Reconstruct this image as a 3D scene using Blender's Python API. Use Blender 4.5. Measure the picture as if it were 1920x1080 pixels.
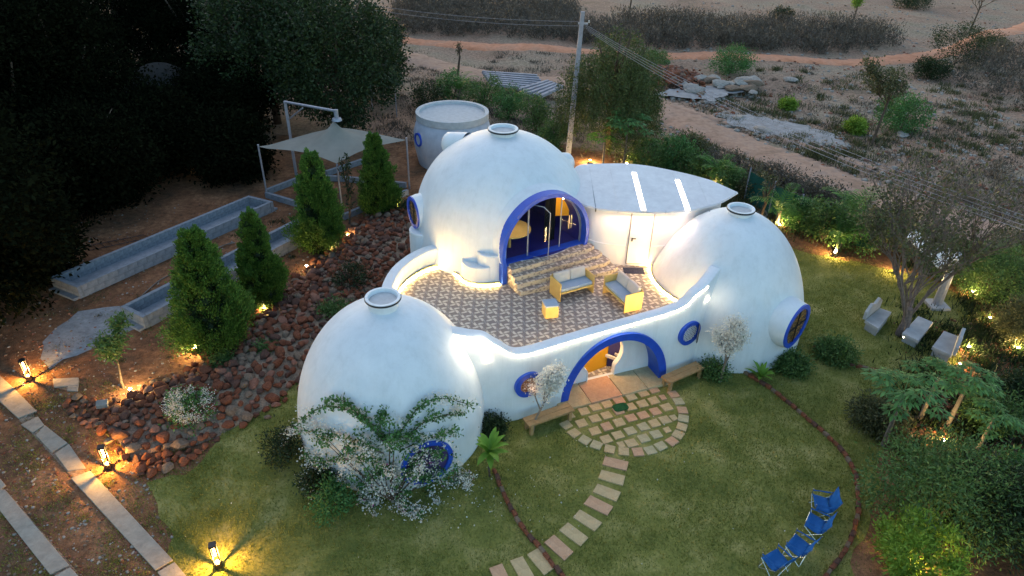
import bpy, bmesh, math, random
import numpy as np
from mathutils import Vector, Matrix
for _o in list(bpy.data.objects): bpy.data.objects.remove(_o)
S = bpy.context.scene
col = S.collection
rad = math.radians
# ---------------------------------------------------------------- camera
PITCH, ROLL, CAMH = rad(32), rad(1.5), 14.0
fwd = Vector((0, math.cos(PITCH), -math.sin(PITCH)))
rt0 = Vector((1, 0, 0)); up0 = rt0.cross(fwd)
rt = rt0*math.cos(ROLL) + up0*math.sin(ROLL)
up = up0*math.cos(ROLL) - rt0*math.sin(ROLL)
cam = bpy.data.cameras.new('camera'); camo = bpy.data.objects.new('camera', cam); col.objects.link(camo)
M = Matrix((rt, up, -fwd)).transposed().to_4x4(); M.translation = Vector((0, 0, CAMH))
camo.matrix_world = M
cam.lens = 24; cam.sensor_width = 36; cam.clip_end = 2000; cam.clip_start = 0.1
S.camera = camo
# ---------------------------------------------------------------- sky, sun, exposure
SUN_EL, SUN_AZ = 5.0, 335.0          # low sun beyond the field, dusk
w = bpy.data.worlds.new('World'); S.world = w; w.use_nodes = True
nt = w.node_tree; nt.nodes.clear()
sky = nt.nodes.new('ShaderNodeTexSky'); sky.sky_type = 'NISHITA'; sky.sun_disc = False
sky.sun_elevation = rad(SUN_EL); sky.sun_rotation = rad(SUN_AZ); sky.dust_density = 1.0; sky.ozone_density = 2.0
bg = nt.nodes.new('ShaderNodeBackground'); bg.inputs['Strength'].default_value = 0.15
wo = nt.nodes.new('ShaderNodeOutputWorld')
nt.links.new(sky.outputs[0], bg.inputs[0]); nt.links.new(bg.outputs[0], wo.inputs[0])
sl = bpy.data.lights.new('sun', 'SUN'); sl.energy = 0.2; sl.angle = rad(80); sl.color = (1, .8, .62)
so = bpy.data.objects.new('sun', sl); col.objects.link(so)
_d = Vector((math.sin(rad(SUN_AZ))*math.cos(rad(50)), math.cos(rad(SUN_AZ))*math.cos(rad(50)), math.sin(rad(50))))
so.rotation_euler = _d.to_track_quat('Z', 'Y').to_euler()
S.view_settings.view_transform = 'Standard'; S.view_settings.look = 'None'
S.view_settings.exposure = 2.2; S.view_settings.gamma = 1
S.view_settings.use_curve_mapping = False
try: S.cycles.max_bounces = 6
except Exception: pass

# ---------------------------------------------------------------- helpers
def G(px, py, z=0.0):
    """where a sight line of the survey photograph meets the level z"""
    d = fwd*1280 + rt*(px-960) + up*(540-py)
    t = (z-CAMH)/d.z
    return Vector((d.x*t, d.y*t, z))
def PX(p):
    d = Vector(p) - Vector((0, 0, CAMH)); z = d.dot(fwd)
    return 960+1280*d.dot(rt)/z, 540-1280*d.dot(up)/z
def HT(base, ty):
    b = G(*base); lo, hi = 0, 14
    for _ in range(30):
        m = (lo+hi)/2
        if PX((b.x, b.y, m))[1] > ty: lo = m
        else: hi = m
    return lo
def tag(o, label=None, cat=None, group=None, kind=None):
    if label: o['label'] = label
    if cat: o['category'] = cat
    if group: o['group'] = group
    if kind: o['kind'] = kind
    return o
def empty(name, loc=(0,0,0), rz=0, label=None, cat=None, group=None):
    o = bpy.data.objects.new(name, None); o.empty_display_size = .2; col.objects.link(o)
    o.location = loc; o.rotation_euler = (0, 0, rz); tag(o, label, cat, group); return o
class MB:
    def __init__(s): s.v = []; s.f = []; s.m = []
    def add(s, vs, fs, m=0):
        k = len(s.v); s.v += [tuple(v) for v in vs]; s.f += [tuple(i+k for i in f) for f in fs]; s.m += [m]*len(fs); return s
    def box(s, c, d, rz=0, m=0, tilt=None):
        hx, hy, hz = d[0]/2, d[1]/2, d[2]/2
        R = Matrix.Rotation(rz, 3, 'Z')
        if tilt is not None: R = R @ tilt
        vs = [Vector(c)+R@Vector((x*hx, y*hy, z*hz)) for x in (-1,1) for y in (-1,1) for z in (-1,1)]
        return s.add(vs, [(0,1,3,2),(4,6,7,5),(0,4,5,1),(2,3,7,6),(0,2,6,4),(1,5,7,3)], m)
    def prism(s, poly, z0, z1, m=0):
        n = len(poly)
        z0f = z0 if callable(z0) else (lambda x, y: z0); z1f = z1 if callable(z1) else (lambda x, y: z1)
        vs = [(p[0], p[1], z0f(p[0], p[1])) for p in poly]+[(p[0], p[1], z1f(p[0], p[1])) for p in poly]
        fs = [tuple(range(n-1, -1, -1)), tuple(range(n, 2*n))]+[(i, (i+1)%n, n+(i+1)%n, n+i) for i in range(n)]
        return s.add(vs, fs, m)
    def tube(s, pts, r, n=6, m=0, cap=True):
        pts = [Vector(p) for p in pts]
        rs = r if isinstance(r, (list, tuple)) else [r]*len(pts)
        vs = []; prev = None
        for i, p in enumerate(pts):
            t = (pts[min(i+1, len(pts)-1)]-pts[max(i-1, 0)])
            if t.length < 1e-9: t = Vector((0, 0, 1))
            t.normalize()
            a = prev if prev is not None else (Vector((1, 0, 0)) if abs(t.z) > .7 else Vector((0, 0, 1)))
            a = (a - t*a.dot(t)); a.normalize(); prev = a; b = t.cross(a)
            for k in range(n):
                q = 2*math.pi*k/n; vs.append(p+(a*math.cos(q)+b*math.sin(q))*rs[i])
        fs = [(i*n+k, i*n+(k+1)%n, (i+1)*n+(k+1)%n, (i+1)*n+k) for i in range(len(pts)-1) for k in range(n)]
        if cap: fs += [tuple(range(n-1, -1, -1)), tuple(range((len(pts)-1)*n, len(pts)*n))]
        return s.add(vs, fs, m)
    def lathe(s, prof, c=(0,0,0), n=48, m=0):
        vs = [(c[0]+r*math.cos(2*math.pi*k/n), c[1]+r*math.sin(2*math.pi*k/n), c[2]+z) for r, z in prof for k in range(n)]
        fs = [(i*n+k, i*n+(k+1)%n, (i+1)*n+(k+1)%n, (i+1)*n+k) for i in range(len(prof)-1) for k in range(n)]
        return s.add(vs, fs, m)
    def build(s, name, mats, parent=None, smooth=False, bevel=0, auto=None):
        me = bpy.data.meshes.new(name); me.from_pydata(s.v, [], s.f)
        for mt in (mats if isinstance(mats, (list, tuple)) else [mats]): me.materials.append(mt)
        me.polygons.foreach_set('material_index', s.m)
        if smooth: me.polygons.foreach_set('use_smooth', [True]*len(me.polygons))
        me.update()
        if auto is not None: me.set_sharp_from_angle(angle=rad(auto))
        o = bpy.data.objects.new(name, me); col.objects.link(o)
        if parent: o.parent = parent
        if bevel:
            b = o.modifiers.new('bevel', 'BEVEL'); b.width = bevel; b.segments = 2; b.limit_method = 'ANGLE'; b.angle_limit = rad(40)
        return o
def inst(name, me, parent, loc, rot=(0,0,0), sc=(1,1,1)):
    o = bpy.data.objects.new(name, me); col.objects.link(o)
    if parent: o.parent = parent
    o.location = loc; o.rotation_euler = rot; o.scale = sc; return o
def copy_tree(o, parent=None):
    c = o.copy(); col.objects.link(c)
    if parent: c.parent = parent
    for ch in [x for x in o.children]:
        copy_tree(ch, c)
    return c
def bool_cut(o, cutters):
    for c in cutters:
        md = o.modifiers.new('b', 'BOOLEAN'); md.operation = 'DIFFERENCE'; md.object = c; md.solver = 'EXACT'; md.material_mode = 'TRANSFER'
    dg = bpy.context.evaluated_depsgraph_get(); dg.update()
    me = bpy.data.meshes.new_from_object(o.evaluated_get(dg)); o.modifiers.clear(); o.data = me
    for c in cutters: bpy.data.objects.remove(c)
    return o
def quads_mesh(name, V, mats, parent=None, fn=4, midx=None, smooth=False):
    """V: (N,fn,3) numpy array of separate faces"""
    n = len(V); me = bpy.data.meshes.new(name)
    me.vertices.add(n*fn); me.vertices.foreach_set('co', V.astype(np.float32).ravel())
    me.loops.add(n*fn); me.loops.foreach_set('vertex_index', np.arange(n*fn, dtype=np.int32))
    me.polygons.add(n); me.polygons.foreach_set('loop_start', np.arange(0, n*fn, fn, dtype=np.int32))
    me.polygons.foreach_set('loop_total', np.full(n, fn, dtype=np.int32))
    for mt in (mats if isinstance(mats, (list, tuple)) else [mats]): me.materials.append(mt)
    if midx is not None: me.polygons.foreach_set('material_index', midx.astype(np.int32))
    me.update(calc_edges=True)
    o = bpy.data.objects.new(name, me); col.objects.link(o)
    if parent: o.parent = parent
    return o
def in_poly(X, Y, poly):
    ins = np.zeros(X.shape, bool); n = len(poly)
    for i in range(n):
        x0, y0 = poly[i][0], poly[i][1]; x1, y1 = poly[(i+1)%n][0], poly[(i+1)%n][1]
        if y0 == y1: continue
        c = ((y0 > Y) != (y1 > Y)) & (X < (x1-x0)*(Y-y0)/(y1-y0)+x0); ins ^= c
    return ins
def clip(poly, a, b, c):       # keep a*x+b*y<=c
    out = []
    for i in range(len(poly)):
        p, q = poly[i], poly[(i+1)%len(poly)]
        dp, dq = a*p[0]+b*p[1]-c, a*q[0]+b*q[1]-c
        if dp <= 0: out.append(p)
        if dp*dq < 0:
            t = dp/(dp-dq); out.append((p[0]+(q[0]-p[0])*t, p[1]+(q[1]-p[1])*t))
    return out
def spline(pts, n=8):
    P = [Vector(p) for p in pts]; out = []
    for i in range(len(P)-1):
        p0 = P[max(i-1, 0)]; p1 = P[i]; p2 = P[i+1]; p3 = P[min(i+2, len(P)-1)]
        for k in range(n):
            t = k/n; out.append(.5*((2*p1)+(p2-p0)*t+(2*p0-5*p1+4*p2-p3)*t*t+(3*p1-p0-3*p2+p3)*t**3))
    out.append(P[-1]); return out
rng = np.random.default_rng(7); random.seed(7)

# ---------------------------------------------------------------- materials
def newmat(name):
    m = bpy.data.materials.new(name); m.use_nodes = True
    b = m.node_tree.nodes['Principled BSDF']; return m, m.node_tree, b
def N(t, kind, **kw):
    n = t.nodes.new(kind)
    for k, v in kw.items():
        if k in n.inputs: n.inputs[k].default_value = v
        else: setattr(n, k, v)
    return n
def ramp(t, fac, stops):
    r = t.nodes.new('ShaderNodeValToRGB'); e = r.color_ramp.elements
    while len(e) < len(stops): e.new(.5)
    for i, (p, c) in enumerate(stops): e[i].position = p; e[i].color = (*c, 1)
    t.links.new(fac, r.inputs[0]); return r
def noise_mat(name, stops, scale=3, rough=.8, detail=6, bump=0, bscale=None, spec=.3, coord='Object', second=None, metallic=0):
    m, t, b = newmat(name)
    tc = N(t, 'ShaderNodeTexCoord'); n = N(t, 'ShaderNodeTexNoise', Scale=scale, Detail=detail, Roughness=.6)
    t.links.new(tc.outputs[coord], n.inputs['Vector'])
    r = ramp(t, n.outputs['Fac'], stops); out = r.outputs[0]
    if second:   # (scale, lo colour multiply)
        n2 = N(t, 'ShaderNodeTexNoise', Scale=second[0], Detail=8, Roughness=.7); t.links.new(tc.outputs[coord], n2.inputs['Vector'])
        r2 = ramp(t, n2.outputs['Fac'], [(.3, second[1]), (.7, second[2])])
        mx = N(t, 'ShaderNodeMixRGB', blend_type='MULTIPLY'); mx.inputs[0].default_value = 1
        t.links.new(out, mx.inputs[1]); t.links.new(r2.outputs[0], mx.inputs[2]); out = mx.outputs[0]
    t.links.new(out, b.inputs['Base Color']); b.inputs['Roughness'].default_value = rough
    b.inputs['Specular IOR Level'].default_value = spec; b.inputs['Metallic'].default_value = metallic
    if bump:
        n3 = N(t, 'ShaderNodeTexNoise', Scale=bscale or scale*6, Detail=8, Roughness=.7); t.links.new(tc.outputs[coord], n3.inputs['Vector'])
        bp = N(t, 'ShaderNodeBump', Strength=bump, Distance=.02); t.links.new(n3.outputs['Fac'], bp.inputs['Height']); t.links.new(bp.outputs[0], b.inputs['Normal'])
    return m
def plain(name, c, rough=.6, spec=.3, metallic=0, var=.12, scale=8):
    lo = tuple(x*(1-var) for x in c); hi = tuple(min(1, x*(1+var)) for x in c)
    return noise_mat(name, [(.3, lo), (.7, hi)], scale, rough, spec=spec, metallic=metallic)
def emit(name, c, s):
    m, t, b = newmat(name); b.inputs['Base Color'].default_value = (*c, 1)
    b.inputs['Emission Color'].default_value = (*c, 1); b.inputs['Emission Strength'].default_value = s; return m
def leafmat(name, c1, c2, c3=None, trans=.25, rough=.55):
    m, t, b = newmat(name); out = t.nodes['Material Output']
    g = N(t, 'ShaderNodeNewGeometry'); tc = N(t, 'ShaderNodeTexCoord'); n = N(t, 'ShaderNodeTexNoise', Scale=1.6, Detail=3)
    t.links.new(tc.outputs['Object'], n.inputs['Vector'])
    ad = N(t, 'ShaderNodeMath', operation='MULTIPLY_ADD'); t.links.new(g.outputs['Random Per Island'], ad.inputs[0]); ad.inputs[1].default_value = .6
    mm = N(t, 'ShaderNodeMath', operation='MULTIPLY'); t.links.new(n.outputs['Fac'], mm.inputs[0]); mm.inputs[1].default_value = .5
    t.links.new(mm.outputs[0], ad.inputs[2])
    st = [(.15, c1), (.65, c2)]
    if c3: st.append((.95, c3))
    r = ramp(t, ad.outputs[0], st)
    t.links.new(r.outputs[0], b.inputs['Base Color']); b.inputs['Roughness'].default_value = rough; b.inputs['Specular IOR Level'].default_value = .25 if rough < .9 else 0
    tr = N(t, 'ShaderNodeBsdfTranslucent'); t.links.new(r.outputs[0], tr.inputs[0])
    mx = N(t, 'ShaderNodeMixShader'); mx.inputs[0].default_value = trans
    t.links.new(b.outputs[0], mx.inputs[1]); t.links.new(tr.outputs[0], mx.inputs[2]); t.links.new(mx.outputs[0], out.inputs[0]); return m

white = noise_mat('white_plaster', [(.25, (.66, .69, .72)), (.6, (.74, .765, .79))], .7, .55, bump=.06, bscale=25, second=(2.2, (.93, .94, .95), (1, 1, 1)), spec=.35)
def weather(m, st=.9):
    t = m.node_tree; b = t.nodes['Principled BSDF']; src = b.inputs['Base Color'].links[0].from_socket
    tc = N(t, 'ShaderNodeTexCoord'); mp = N(t, 'ShaderNodeMapping'); mp.inputs['Scale'].default_value = (3.2, 3.2, .35); t.links.new(tc.outputs['Object'], mp.inputs[0])
    n = N(t, 'ShaderNodeTexNoise', Scale=1.3, Detail=9, Roughness=.72); t.links.new(mp.outputs[0], n.inputs['Vector'])
    r = ramp(t, n.outputs['Fac'], [(.34, (.86, .86, .85)), (.52, (1, 1, 1))]); n2 = N(t, 'ShaderNodeTexNoise', Scale=.9, Detail=10, Roughness=.75); t.links.new(tc.outputs['Object'], n2.inputs['Vector'])
    r2 = ramp(t, n2.outputs['Fac'], [(.3, (.88, .88, .87)), (.55, (1, 1, 1))]); src0 = src
    for q in (r, r2):
        mx = N(t, 'ShaderNodeMixRGB', blend_type='MULTIPLY'); mx.inputs[0].default_value = st; t.links.new(src0, mx.inputs[1]); t.links.new(q.outputs[0], mx.inputs[2]); src0 = mx.outputs[0]
    t.links.new(src0, b.inputs['Base Color'])
weather(white, .55)
white_wall = noise_mat('white_panel', [(.3, (.74, .72, .71)), (.7, (.79, .77, .76))], 1.2, .5)
blue = noise_mat('blue_paint', [(.3, (.012, .06, .42)), (.7, (.016, .08, .5))], 4, .4, spec=.4)
navy = noise_mat('navy_wall', [(.3, (.02, .02, .16)), (.7, (.03, .03, .2))], 2, .45)
purple = plain('dusky_wall', (.055, .04, .13), .6)
orange = noise_mat('orange_wall', [(.3, (.75, .3, .01)), (.7, (.85, .38, .015))], 1.5, .6)
ring_grey = noise_mat('ring_cement', [(.3, (.4, .41, .42)), (.7, (.52, .53, .54))], 5, .7)
concrete = noise_mat('concrete', [(.3, (.2, .22, .25)), (.7, (.3, .32, .35))], 4, .85, bump=.3, bscale=40, second=(9, (.8, .8, .82), (1.05, 1.05, 1.05)))
mortar = noise_mat('mortar', [(.3, (.12, .13, .15)), (.7, (.18, .19, .21))], 8, .9)
tank_m = noise_mat('tank_cement', [(.3, (.42, .44, .5)), (.7, (.52, .54, .6))], 2, .8, second=(5, (.85, .86, .88), (1, 1, 1)))
slab_m = noise_mat('stone_slab', [(.3, (.27, .235, .2)), (.7, (.37, .33, .28))], 5, .8, bump=.35, bscale=50, second=(14, (.82, .82, .82), (1.08, 1.05, 1)))
def sandstone(name, a, b_):
    return noise_mat(name, [(.3, a), (.7, b_)], 6, .8, bump=.3, bscale=45, second=(18, (.8, .8, .8), (1.1, 1.08, 1.05)))
sand = [sandstone('sandstone', (.46, .33, .17), (.58, .43, .24)), sandstone('sandstone_pink', (.5, .28, .16), (.6, .37, .23)),
        sandstone('sandstone_grey', (.4, .33, .19), (.52, .44, .27))]
rock_ms = [noise_mat('laterite_rock', [(.3, (.1, .035, .02)), (.7, (.29, .1, .052))], 5, .9, bump=.6, bscale=30, second=(14, (.6, .6, .6), (1.25, 1.2, 1.1))),
           noise_mat('dark_rock', [(.3, (.05, .027, .02)), (.7, (.15, .07, .05))], 5, .9, bump=.6, bscale=30),
           noise_mat('pink_rock', [(.3, (.17, .07, .045)), (.7, (.32, .15, .1))], 5, .9, bump=.6, bscale=30),
           noise_mat('tan_rock', [(.3, (.12, .08, .055)), (.7, (.24, .17, .12))], 5, .9, bump=.6, bscale=30)]
pale_rock = noise_mat('pale_rock', [(.3, (.2, .18, .16)), (.7, (.38, .34, .3))], 4, .9, bump=.5)
wood = noise_mat('bench_wood', [(.3, (.3, .17, .07)), (.7, (.42, .26, .12))], 7, .6, bump=.1)
ply = noise_mat('plywood', [(.3, (.55, .36, .1)), (.7, (.64, .44, .15))], 3, .5)
cushion = noise_mat('seat_cushion', [(.3, (.3, .36, .44)), (.7, (.36, .42, .5))], 4, .8)
cushion2 = noise_mat('back_cushion', [(.3, (.5, .46, .42)), (.7, (.58, .54, .5))], 4, .85)
metal = plain('painted_steel', (.3, .31, .36), .4, .5, .3)
dark_metal = plain('dark_metal', (.03, .028, .03), .4, .5, .5)
chrome = plain('brushed_steel', (.6, .58, .52), .25, .5, .9)
sail_m = noise_mat('sail_cloth', [(.3, (.2, .19, .16)), (.7, (.25, .235, .2))], 1.5, .85)
camp_m = noise_mat('blue_canvas', [(.3, (.006, .075, .26)), (.7, (.01, .11, .34))], 6, .8, bump=.2, bscale=12)
mat_dark = noise_mat('door_mat', [(.4, (.02, .025, .05)), (.6, (.05, .055, .09))], 30, .95)
mat_green = noise_mat('green_mat', [(.4, (.008, .06, .02)), (.6, (.015, .1, .03))], 30, .95)
bark = noise_mat('bark', [(.3, (.05, .035, .025)), (.7, (.13, .095, .07))], 9, .95, bump=.5)
bark_pale = noise_mat('pale_bark', [(.3, (.12, .1, .08)), (.7, (.24, .2, .16))], 9, .95, bump=.5)
bark_tree = noise_mat('grey_bark', [(.3, (.09, .07, .06)), (.7, (.2, .155, .135))], 9, .95, bump=.5)
pole_m = noise_mat('pole_concrete', [(.3, (.24, .23, .26)), (.7, (.36, .35, .38))], 4, .8)
wire_m = plain('wire', (.3, .28, .3), .5, .4, .3)
led_w = emit('led_white', (1, .8, .52), 6.5)
led_y = emit('led_warm', (1, .66, .25), 62)
tube_w = emit('tube_light', (1, .93, .85), 2)
lamp_y = emit('lamp_lens', (1, .72, .38), 60)
lantern_e = emit('lantern_core', (1, .62, .22), 22)
roof_m = noise_mat('canopy_sheet', [(.3, (.58, .58, .6)), (.7, (.7, .7, .71))], 1.6, .4, second=(4, (.85, .85, .86), (1.03, 1.03, 1.03)), spec=.6)
gm, gt, gb = newmat('glass'); gb.inputs['Base Color'].default_value = (.9, .95, 1, 1); gb.inputs['Roughness'].default_value = .02
gb.inputs['Transmission Weight'].default_value = 1; gb.inputs['IOR'].default_value = 1.1; gb.inputs['Specular IOR Level'].default_value = .8
glass = gm
lattice_m = noise_mat('terracotta_jali', [(.3, (.35, .17, .09)), (.7, (.48, .25, .14))], 6, .7)
def pebble_mat(name, c1, c2, sc):
    m, t, b = newmat(name); tc = N(t, 'ShaderNodeTexCoord'); v = N(t, 'ShaderNodeTexVoronoi', Scale=sc)
    t.links.new(tc.outputs['Object'], v.inputs['Vector']); r = ramp(t, v.outputs['Distance'], [(.25, c2), (.5, c1)])
    t.links.new(r.outputs[0], b.inputs['Base Color']); b.inputs['Roughness'].default_value = .5; return m
amber = pebble_mat('amber_pebbles', (.03, .02, .015), (.4, .22, .05), 14)
# patterned cement tile: pale pinwheel stars on brown grey, one star in every tile
def tile_mat(name, cell, flip=0.0):
    m, t, b = newmat(name); tc = N(t, 'ShaderNodeTexCoord'); L = t.links.new
    def mth(op, a, b_=None, c=None):
        n = t.nodes.new('ShaderNodeMath'); n.operation = op
        for i, x in enumerate((a, b_, c)):
            if x is None: continue
            if isinstance(x, (int, float)): n.inputs[i].default_value = x
            else: L(x, n.inputs[i])
        return n.outputs[0]
    g = N(t, 'ShaderNodeNewGeometry'); sx = N(t, 'ShaderNodeSeparateXYZ'); L(g.outputs['Position'], sx.inputs[0])
    X = mth('DIVIDE', sx.outputs[0], cell); Y = mth('DIVIDE', mth('ADD', sx.outputs[1], sx.outputs[2]), cell)
    def star(ox, oy, arm, sw):
        u = mth('SUBTRACT', mth('FLOORED_MODULO', mth('ADD', X, ox), 1.0), .5); v = mth('SUBTRACT', mth('FLOORED_MODULO', mth('ADD', Y, oy), 1.0), .5)
        r = mth('SQRT', mth('ADD', mth('MULTIPLY', u, u), mth('MULTIPLY', v, v)))
        th = mth('ARCTAN2', v, u)
        k = mth('COSINE', mth('ADD', mth('MULTIPLY', th, 4.0), mth('MULTIPLY', r, sw)))
        return mth('LESS_THAN', r, mth('ADD', arm, mth('MULTIPLY', k, arm*.72)))
    s1 = star(0, 0, .3, 7.0); s2 = star(.5, .5, .16, -6.0); s3 = star(0, 0, .09, 0.0)
    cream = (.64, .56, .45, 1); brown = (.26, .205, .175, 1); grey = (.36, .31, .28, 1)
    m1 = N(t, 'ShaderNodeMixRGB'); m1.inputs[1].default_value = brown; m1.inputs[2].default_value = cream; L(s1, m1.inputs[0])
    m2 = N(t, 'ShaderNodeMixRGB'); m2.inputs[2].default_value = grey; L(m1.outputs[0], m2.inputs[1]); L(mth('MULTIPLY', s2, mth('SUBTRACT', 1.0, s1)), m2.inputs[0])
    m3 = N(t, 'ShaderNodeMixRGB'); m3.inputs[2].default_value = brown; L(m2.outputs[0], m3.inputs[1]); L(s3, m3.inputs[0])
    n = N(t, 'ShaderNodeTexNoise', Scale=9, Detail=6); L(tc.outputs['Object'], n.inputs['Vector']); r2 = ramp(t, n.outputs['Fac'], [(.3, (.8, .8, .8)), (.7, (1.1, 1.1, 1.1))])
    mx = N(t, 'ShaderNodeMixRGB', blend_type='MULTIPLY'); mx.inputs[0].default_value = 1; L(m3.outputs[0], mx.inputs[1]); L(r2.outputs[0], mx.inputs[2])
    L(mx.outputs[0], b.inputs['Base Color']); b.inputs['Roughness'].default_value = .55; return m
TILE = .4
tile_m = tile_mat('patterned_tile', TILE)
riser_m = pebble_mat('riser_tile', (.52, .43, .31), (.24, .19, .16), 9)

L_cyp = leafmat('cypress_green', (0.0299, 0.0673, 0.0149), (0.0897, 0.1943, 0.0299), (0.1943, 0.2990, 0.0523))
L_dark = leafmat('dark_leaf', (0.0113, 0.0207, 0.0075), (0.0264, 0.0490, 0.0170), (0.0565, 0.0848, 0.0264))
L_black = leafmat('shadow_leaf', (0.0045, 0.0053, 0.0030), (0.0075, 0.0097, 0.0048), (0.0135, 0.0165, 0.0075), .0, 1.0)  # near black: the grove's deep shade is put into the leaf colour
L_mid = leafmat('mid_leaf', (0.0365, 0.0775, 0.0227), (0.0911, 0.1710, 0.0456), (0.1823, 0.2621, 0.0799))
L_olive = leafmat('olive_leaf', (0.0390, 0.0500, 0.0219), (0.0860, 0.0938, 0.0390), (0.1875, 0.1719, 0.0781))
L_lime = leafmat('lime_leaf', (0.0875, 0.1625, 0.0187), (0.2000, 0.3250, 0.0375), (0.3250, 0.4500, 0.0750), .35)
L_bush = leafmat('bush_leaf', (0.0351, 0.0878, 0.0246), (0.0790, 0.1930, 0.0527), (0.1404, 0.2984, 0.0878))
L_dry = leafmat('dry_leaf', (0.0900, 0.0720, 0.0540), (0.1650, 0.1350, 0.1020), (0.2700, 0.2250, 0.1800))
L_scrub = leafmat('scrub_leaf', (0.0592, 0.0507, 0.0372), (0.1099, 0.0946, 0.0744), (0.1859, 0.1605, 0.1318))
L_palm = leafmat('palm_leaf', (0.0390, 0.1170, 0.0156), (0.0910, 0.2210, 0.0325), (0.1950, 0.3510, 0.0650), .3)
L_grass = leafmat('grass_blade', (0.1100, 0.1375, 0.0275), (0.2200, 0.2365, 0.0462), (0.3960, 0.3630, 0.1100), .3)
F_white = leafmat('white_petal', (.6, .56, .5), (.76, .73, .66), (.85, .82, .76), .3)
F_pink = leafmat('pink_petal', (.3, .03, .16), (.4, .05, .25), None, .3)
F_yel = plain('yellow_petal', (.7, .5, .03))
# ---------------------------------------------------------------- ground and terrain
def pxpoly(pts, z=0): return [(G(x, y, z).x, G(x, y, z).y) for x, y in pts]
def ragged(poly, amp, step=.35, seed=3):
    r = random.Random(seed); out = []
    n = len(poly)
    for i in range(n):
        a, b = Vector(poly[i]), Vector(poly[(i+1)%n]); d = (b-a).length; k = max(1, int(d/step))
        for j in range(k):
            p = a.lerp(b, j/k); out.append((p.x+r.uniform(-amp, amp), p.y+r.uniform(-amp, amp)))
    return out
def ribbon(pts, wd, amp=.15, n=8, seed=1):
    c = spline([Vector((p[0], p[1], 0)) for p in pts], n); r = random.Random(seed); A, B = [], []
    for i, p in enumerate(c):
        t = c[min(i+1, len(c)-1)]-c[max(i-1, 0)]; t.normalize(); nn = Vector((-t.y, t.x, 0))
        ww = wd if not callable(wd) else wd(i/(len(c)-1))
        A.append(p+nn*(ww/2+r.uniform(-amp, amp))); B.append(p-nn*(ww/2+r.uniform(-amp, amp)))
    return A, B
gx = np.linspace(-150, 170, 330); gy = np.concatenate([np.linspace(-5, 50, 120), np.linspace(51, 420, 130)])
XX, YY = np.meshgrid(gx, gy)
def bumps(X, Y):
    z = .16*np.sin(X*.35+Y*.21)+.05*np.sin(X*.8-Y*.5+1)
    far = np.clip((Y-36)/8, 0, 1)
    return (z-.3)*far
ZZ = bumps(XX, YY)
vs = np.stack([XX.ravel(), YY.ravel(), ZZ.ravel()], 1); nx = len(gx)
ii = np.arange(len(vs)).reshape(XX.shape)
fs = np.stack([ii[:-1, :-1].ravel(), ii[:-1, 1:].ravel(), ii[1:, 1:].ravel(), ii[1:, :-1].ravel()], 1)
me = bpy.data.meshes.new('ground'); me.from_pydata(vs.tolist(), [], fs.tolist())
me.polygons.foreach_set('use_smooth', [True]*len(me.polygons))
# soil map: red garden soil near, dry field far
at = me.attributes.new('garden', 'FLOAT', 'POINT')
gpoly = pxpoly([(-300, 1300), (-900, 500), (-200, 380), (300, 330), (520, 250), (780, 260), (1000, 260), (1250, 300), (1500, 400), (1700, 440), (2300, 520), (2300, 1300)])
gm_ = in_poly(vs[:, 0], vs[:, 1], gpoly).astype(float); at.data.foreach_set('value', gm_)
m, t, b = newmat('soil'); L = t.links.new
tc = N(t, 'ShaderNodeTexCoord')
def nz(sc, det=8, ro=.65):
    n = N(t, 'ShaderNodeTexNoise', Scale=sc, Detail=det, Roughness=ro); L(tc.outputs['Object'], n.inputs['Vector']); return n.outputs['Fac']
ra = ramp(t, nz(.55), [(.32, (.11, .07, .045)), (.5, (.2, .1, .055)), (.66, (.3, .16, .09))])
rb = ramp(t, nz(.16), [(.3, (.18, .14, .1)), (.45, (.29, .2, .15)), (.6, (.28, .23, .175)), (.72, (.18, .16, .1))])
rc = ramp(t, nz(4.5), [(.35, (.6, .6, .6)), (.65, (1.3, 1.25, 1.2))])
re_ = ramp(t, nz(26, 4), [(.35, (.7, .7, .7)), (.68, (1.35, 1.3, 1.25))])
aa = N(t, 'ShaderNodeAttribute', attribute_name='garden')
mx = N(t, 'ShaderNodeMixRGB'); L(aa.outputs['Fac'], mx.inputs[0]); L(rb.outputs[0], mx.inputs[1]); L(ra.outputs[0], mx.inputs[2])
m2 = N(t, 'ShaderNodeMixRGB', blend_type='MULTIPLY'); m2.inputs[0].default_value = 1; L(mx.outputs[0], m2.inputs[1]); L(rc.outputs[0], m2.inputs[2])
m3 = N(t, 'ShaderNodeMixRGB', blend_type='MULTIPLY'); m3.inputs[0].default_value = 1; L(m2.outputs[0], m3.inputs[1]); L(re_.outputs[0], m3.inputs[2])
L(m3.outputs[0], b.inputs['Base Color']); b.inputs['Roughness'].default_value = .95; b.inputs['Specular IOR Level'].default_value = .1
bp = N(t, 'ShaderNodeBump', Strength=.6, Distance=.05); L(nz(9), bp.inputs['Height']); L(bp.outputs[0], b.inputs['Normal'])
soil = m; me.materials.append(m); g_o = bpy.data.objects.new('ground', me); col.objects.link(g_o); tag(g_o, kind='structure')

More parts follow.
